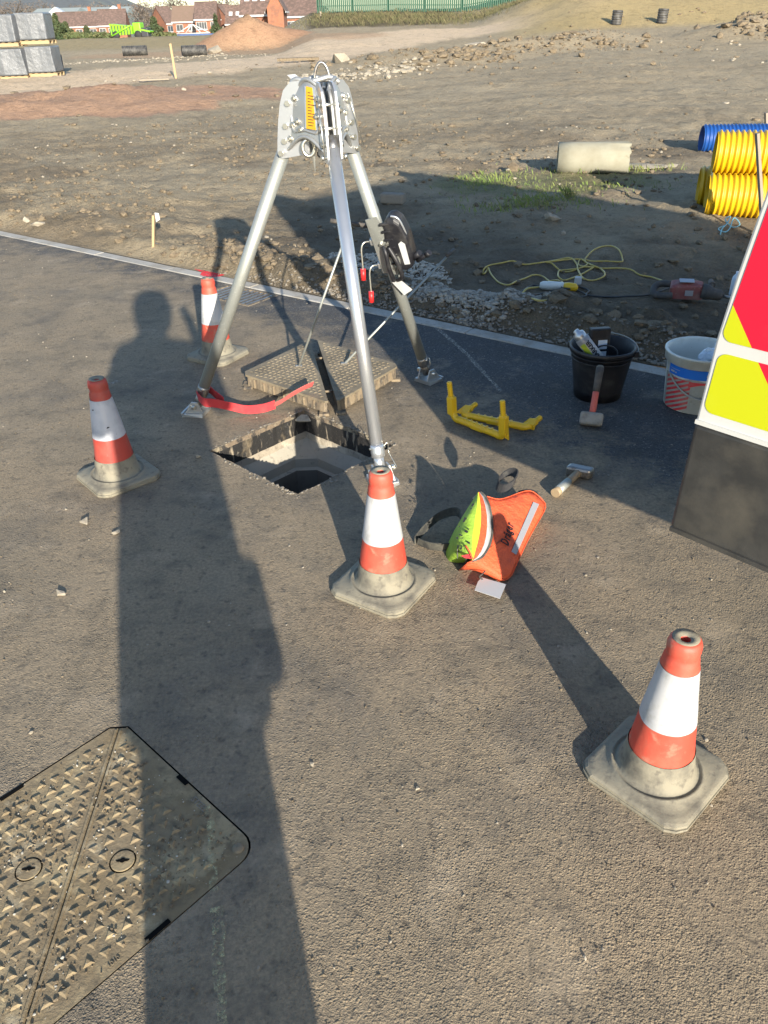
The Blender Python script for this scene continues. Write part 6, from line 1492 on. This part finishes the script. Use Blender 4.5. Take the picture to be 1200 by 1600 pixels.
c_, w_ = at_house(268, 306, 33, 214); house(c_.x, c_.y + 4, c_.z - 5.2, w_, 8, 5.2, 8.0, R(2), 'tan-roofed brick house with two white upstairs windows', 'roof2', W2(-w_ * .22, w_ * .28), False)
c_, w_ = at_house(303, 336, 29, 205); house(c_.x, c_.y + 4, c_.z - 5.2, w_, 8, 5.2, 8.2, R(2), 'dark-roofed brick house wing with a white fascia and wide window', 'roof1', ((-w_ * .2, 3.9, 2.2, 1.35, 'f'), (w_ * .34, 3.9, 1.0, 1.3, 'f'), (-w_ * .2, 1.4, 2.2, 1.3, 'f')), False)
c_, w_ = at_house(336, 356, 30, 222); house(c_.x, c_.y + 4, c_.z - 5.2, w_, 7, 5.2, 8.1, R(48), 'small brick gable house between the conifer and the orange heap', 'roof1', (), False)
c_, w_ = at_house(352, 378, 36, 208); house(c_.x, c_.y + 4, c_.z - 4.0, w_, 7, 4.0, 7.2, R(0), 'low dark-roofed house with white rooflights', 'roof1', (), False, sky=2)
c_, w_ = at_house(378, 421, 21, 150); house(c_.x, c_.y + 4, c_.z - 5.0, w_, 8, 5.0, 8.8, R(-4), 'large brick house with three rooflights above the orange heap', 'roof1', ((-w_ * .3, 3.9, .7, 1.3, 'f'), (-w_ * .3, 1.5, .9, 1.3, 'f')), False, sky=3)
c_, w_ = at_house(420, 442, 18, 147); house(c_.x, c_.y + 2, c_.z - 5.3, 6, w_ + .3, 5.8, 8.0, R(90), 'brick gable end with a chimney joining the large house', 'roof1', (), True, door=False)
c_, w_ = at_house(440, 501, 24, 163); house(c_.x, c_.y + 4, c_.z - 2.7, w_, 7, 2.7, 5.2, R(-2), 'long low brown-roofed bungalow with white garage doors', 'roof1', ((-w_ * .28, 1.2, 2.0, 1.2, 'f'), (-w_ * .1, 1.2, 1.9, 1.3, 'f'), (w_ * .3, 1.3, 1.6, 1.0, 'f')), False)
# white warehouse behind the houses
for (u0, u1, v, y, lab) in ((62, 128, 22, 330, 'left pale green warehouse roof with a white gable'), (128, 206, 20, 345, 'right white-edged warehouse roof behind the terrace')):
    c_, w_ = at_house(u0, u1, v, y); root = thing('warehouse', (c_.x, c_.y, c_.z - 8), lab, 'warehouse', 'pale warehouses behind the houses', rz=R(5))
    mb = MB(); mb.box((0, 0, 3.8), (w_, 30, 7.6)); mb.build('wall', 'shed', root)
    mb = MB(); mb.hull([(x, yy, z) for x, yy, z in ((-w_ / 2 - .3, -15, 7.5), (w_ / 2 + .3, -15, 7.5), (-w_ / 2, 0, 9.8), (w_ / 2, 0, 9.8), (-w_ / 2 - .3, 15, 7.5), (w_ / 2 + .3, 15, 7.5))]); mb.build('roof', 'shed', root)
    mb = MB(); mb.box((0, -15.1, 7.5), (w_ + .6, .3, .7)); mb.build('eaves_trim', 'upvc', root)
    gx = w_ * (.15 if u0 < 100 else .30); mb = MB(); mb.hull([(gx + x, yy, z) for x, yy, z in ((-4.2, -16, 7.2), (4.2, -16, 7.2), (0, -16, 9.9), (-4.2, -12, 7.2), (4.2, -12, 7.2), (0, -12, 9.9))]); mb.build('white_gable', 'upvc', root)
# roof frame and sheeting, machine, conifers, far trees
p = aty(302, 52, 118); root = thing('roof_truss', p, 'white roof truss frame standing in front of the tan-roofed house', 'truss', rz=0)
for a_, b_ in (((-2.1, 0, 0), (0, 0, 1.0)), ((0, 0, 1.0), (2.1, 0, 0)), ((-2.1, 0, 0), (2.1, 0, 0)), ((-1.0, 0, 0), (0, 0, 1.0)), ((1.0, 0, 0), (0, 0, 1.0)), ((-.3, 0, 0), (0, 0, 1.0))): mb = MB(); mb.tube([a_, b_], .055, 6); mb.build('rafter', 'upvc', root)
p = aty(300, 56, 100); root = thing('blue_sheeting', p, 'low dark blue sheeting spread behind the crest of the site', 'sheet'); mb = MB(); mb.box((0, 0, 0), (7.2, 1.5, .35), bev=.08); mb.build('sheet_cover', 'tarp', root)
p = aty(196, 61, 82); p.z = gz(p.x, p.y); root = thing('site_machine', p, 'lime green site machine with a slatted body and dark engine end', 'machine', rz=R(-6))
mb = MB(); mb.hull([(x, y, z) for x, y, z in ((-1.0, -.5, .25), (.9, -.5, .35), (-1.05, -.55, 1.15), (1.0, -.55, .95), (-1.0, .5, .25), (.9, .5, .35), (-1.05, .55, 1.15), (1.0, .55, .95))]); mb.build('slatted_body', 'lime_paint', root)
for k in range(7): mb = MB(); mb.box((-.85 + k * .27, -.58, .66), (.07, .08, .68), bev=.01); mb.build('slat', 'darkmetal', root)
mb = MB(); mb.tube([(-.9, -.62, .25), (.9, -.62, 1.0)], .06, 6); mb.build('brace', 'lime_paint', root)
mb = MB(); mb.box((1.35, 0, .75), (.7, 1.0, .9), bev=.08); mb.build('engine_cover', 'lime_paint', root)
mb = MB(); mb.box((1.9, 0, 1.0), (.9, 1.0, .12), Matrix.Rotation(R(12), 4, 'Y'), bev=.02); mb.build('canopy', 'lime_paint', root)
mb = MB(); mb.box((1.95, 0, .45), (.7, .9, .7), bev=.06); mb.build('engine', 'darkmetal', root)
for x_ in (-.6, 1.4): mb = MB(); mb.lathe([(0, -.15), (.3, -.15), (.34, 0), (.3, .15), (0, .15)], 16, T(x_, -.5, .28) @ Matrix.Rotation(R(90), 4, 'X')); mb.build('wheel', 'tyre', root)
for i, (u, v0, v1, y, w_, lab) in enumerate(((84, 64, 20, 88, 1.0, 'tall dark conifer right behind the wrapped packs'), (101, 64, 33, 90, .9, 'conifer between the leftmost tall one and the terrace'), (134, 60, 40, 92, .85, 'squat green conifer in front of the terrace'), (335, 50, 19, 130, 1.2, 'dark conifer in front of the small gable house'), (238, 56, 24, 100, 1.3, 'dark bush-like conifer right of the lime green machine'), (64, 60, 28, 92, 1.1, 'conifer mostly hidden behind the wrapped packs'))):
    tp = aty(u, v1, y); zb = gz(tp.x, tp.y); h = tp.z - zb; leafy('conifer', (tp.x, tp.y, zb), h, w_, 2600, 'conifer', lab, 'conifer', 100 + i, 'cone', .13, group='conifers in front of the houses')
for i, (u, v1, y, w_, lab) in enumerate(((112, 50, 89, 1.2, 'low shrub between the two left conifers'), (155, 50, 92, 1.5, 'low shrub in front of the terrace windows'), (118, 54, 86, 1.0, 'small low shrub at the crest of the grass'), (255, 50, 96, 1.3, 'brownish shrub left of the blue sheeting'))):
    tp = aty(u, v1, y); zb = gz(tp.x, tp.y); leafy('shrub', (tp.x, tp.y, zb), max(tp.z - zb, .6), w_, 1100, 'shrub', lab, 'shrub', 140 + i, 'round', .14, trunk=False, group='shrubs along the crest')
for i, (u, v1, y, w_) in enumerate(((20, 0, 400, 9), (60, 3, 390, 8), (150, 4, 400, 9), (205, 5, 380, 8), (228, 2, 300, 6), (272, -6, 300, 6.5), (355, -6, 330, 8), (122, 8, 420, 9), (178, 7, 410, 8), (310, 8, 360, 7), (330, 2, 380, 7), (460, -2, 260, 6), (485, 2, 240, 5), (-20, 2, 400, 9))):
    tp = aty(u, v1, y); zb = -3.5; leafy('bare_tree', (tp.x, tp.y, zb), tp.z - zb, w_, 1500, 'twig', None, None, 200 + i, 'round', .55, group='bare winter trees behind the houses', bare=True)
bare_labels = ['bare tree above the upper left wrapped pack', 'bare tree above the upper right wrapped pack', 'bare tree above the warehouse gable join', 'bare tree above the right end of the white warehouse', 'bare tree over the lime green machine', 'wide bare tree above the tan roof', 'bare tree above the small gable house', 'bare tree over the left warehouse roof', 'bare tree behind the right warehouse ridge', 'bare tree behind the dark-roofed wing', 'bare tree behind the conifer by the gable', 'bare tree behind the bungalow roof', 'bare tree at the right end of the bungalow', 'bare tree beyond the left edge of the photo']
for o, lb in zip([x for x in bpy.data.objects if x.name.startswith('bare_tree')], bare_labels): tag(o, lb, 'tree')
# hedge line and far hills
mb = MB()
nx, ny = 160, 12; V_ = []
for j in range(ny):
    row = []
    for i in range(nx):
        a = -1.15 + 2.3 * i / (nx - 1); dist = 520 + j * 110; f = j / (ny - 1)
        row.append(mb.b.verts.new((dist * math.sin(a), dist * math.cos(a), -6 + (16 + 14 * fbm(a * 3 + 4, 1, 90) + 62 * float(ss(-.19, -.34, a))) * math.sin(min(1, f * 1.1) * 1.57) * (1 - .25 * float(ss(-.35, -.1, a))) + 2.5 * fbm(a * 60, f * 9, 91))))
    V_.append(row)
for j in range(ny - 1):
    for i in range(nx - 1): mb.b.faces.new((V_[j][i], V_[j][i + 1], V_[j + 1][i + 1], V_[j + 1][i])).smooth = True
tag(mb.build('hills', 'hill'), kind='structure')

# ------------------------------------------------------------------ the photographer, behind the camera
def person():
    root = thing('person', (-.005, -.40, 0), 'photographer in a long dark hooded coat holding up a phone, casting the long shadow', 'person')
    V = {}; E = []; Rr_ = []
    def J(n, p, r, par=None, ry=None):
        V[n] = len(Rr_); Rr_.append((p, r, ry or r)); 
        if par: E.append((V[par], V[n]))
    J('pelvis', (0, 0, 1.0), .155, None, .12); J('waist', (0, 0, 1.14), .145, 'pelvis', .115); J('chest', (0, .0, 1.34), .17, 'waist', .125); J('upper', (0, .0, 1.49), .14, 'chest', .10); J('neck', (0, .02, 1.58), .06, 'upper'); J('jaw', (0, .05, 1.66), .07, 'neck'); J('head', (0, .055, 1.755), .09, 'jaw', .105); J('crown', (0, .045, 1.845), .065, 'head')
    for s, n in ((-1, 'l'), (1, 'r')):
        J('sh' + n, (s * .19, 0, 1.50), .074, 'upper'); J('el' + n, (s * .285, .06, 1.24), .06, 'sh' + n); J('fo' + n, (s * .22 + .0, .22, 1.44), .047, 'el' + n); J('wr' + n, (s * .105 + .04, .355, 1.585), .031, 'fo' + n); J('pa' + n, (s * .088 + .043, .375, 1.63), .030, 'wr' + n)
        J('hip' + n, (s * .09, 0, .93), .10, 'pelvis'); J('kn' + n, (s * .105, .02, .52), .068, 'hip' + n); J('ca' + n, (s * .11, -.01, .34), .062, 'kn' + n); J('an' + n, (s * .115, -.02, .10), .045, 'ca' + n); J('ball' + n, (s * .125, .10, .045), .042, 'an' + n); J('toe' + n, (s * .13, .17, .035), .03, 'ball' + n)
    me = bpy.data.meshes.new('body'); me.from_pydata([p for p, _, _ in Rr_], E, []); o = bpy.data.objects.new('body', me); C.objects.link(o); o.parent = root
    sk = o.modifiers.new('skin', 'SKIN'); 
    for i, (_, a, b_) in enumerate(Rr_): me.skin_vertices[0].data[i].radius = (a, b_)
    me.skin_vertices[0].data[0].use_root = True; sb = o.modifiers.new('sub', 'SUBSURF'); sb.levels = sb.render_levels = 2; me.materials.append(M['cloth_dark'])
    # face, beanie, coat skirt, hands
    mb = MB(); mb.hull([(.078 * math.cos(a) * math.cos(b_), .06 + .088 * math.sin(a) * math.cos(b_) * (1 if math.sin(a) > 0 else .3), 1.725 + .105 * math.sin(b_)) for a in np.linspace(0, 6.28, 20) for b_ in np.linspace(-1.4, .9, 9)]); h = mb.build('face', 'skin', root, smooth=True)
    mb = MB(); mb.hull([(-.012, .14, 1.71), (.012, .14, 1.71), (0, .175, 1.705), (0, .142, 1.755), (-.015, .145, 1.70), (.015, .145, 1.70)]); mb.build('nose', 'skin', h)
    for s in (-1, 1):
        mb = MB(); mb.lathe([(0, -.010), (.008, -.006), (.010, 0), (.008, .006), (0, .010)], 10, T(s * .03, .142, 1.74)); mb.build('eye', 'ink', h)
        mb = MB(); mb.hull([(s * .082 + x, .05 + y, 1.72 + z) for x, y, z in ((0, -.012, -.03), (0, .012, -.03), (s * .012, 0, 0), (0, -.016, .03), (0, .014, .03))]); mb.build('ear', 'skin', h)
    mb = MB(); mb.box((0, .146, 1.668), (.045, .006, .009), bev=.002); mb.build('mouth', 'webpink', h)
    mb = MB(); mb.lathe([(.085, -.18), (.110, -.13), (.124, -.05), (.126, .0), (.119, .045), (.097, .085), (.05, .108), (0, .114)], 28, T(0, .015, 1.79)); mb.build('hood', 'cloth_dark', root)
    mb = MB(); mb.lathe([(.175, 1.38), (.19, 1.25), (.20, 1.0), (.205, .80), (.200, .62), (.19, .61), (.150, .60), (.138, .30), (.132, .12), (.125, .12), (.125, .6), (.15, .95), (.155, 1.28)], 30, Matrix.Diagonal((1.08, .85, 1, 1))); mb.build('coat_skirt', 'cloth_dark', root)
    mb = MB(); mb.box((.205, .06, .73), (.11, .10, .20), Matrix.Identity(4), bev=.03); mb.build('belt_pouch', 'cloth_dark', root)
    for s, px in ((-1, -.045), (1, .131)):
        hx = px; hand = None
        mb = MB(); mb.hull([(hx + x, .375 + y, 1.63 + z) for x, y, z in ((-.014, -.02, -.045), (.014, -.02, -.045), (-.012, .016, -.03), (.012, .016, -.03), (-.014, -.018, .045), (.014, -.018, .045), (-.012, .014, .04), (.012, .014, .04))]); hand = mb.build('hand', 'skin', root, smooth=True)
        for k in range(4):
            z = 1.665 - k * .022; L = (.034, .040, .038, .030)[k]
            mb = MB(); mb.tube(curve([(hx, .372, z), (hx - s * .006, .380, z), (hx - s * L * .5, .376, z - .002), (hx - s * L, .372, z - .004)], 4), .0075, 8); mb.build('finger', 'skin', hand)
        mb = MB(); mb.tube(curve([(hx, .36, 1.60), (hx - s * .015, .345, 1.625), (hx - s * .035, .350, 1.648)], 4), .0095, 8); mb.build('thumb', 'skin', hand)
    return root
person()
mb = MB(); mm = Matrix((Rv, Uv, -Fv)).transposed().to_4x4(); mm.translation = Vector((0, 0, CAMZ)) - Fv * .022 - Uv * .055
mb.box((0, 0, 0), (.075, .155, .009), mm, bev=.003); root = thing('smartphone', (0, 0, 0), 'smartphone held upright in the photographer\'s hands', 'phone'); mb.build('phone_body', 'black', root)
mb = MB(); mb.box((0, 0, .0052), (.07, .148, .001), mm); mb.build('phone_screen', 'glass', root)
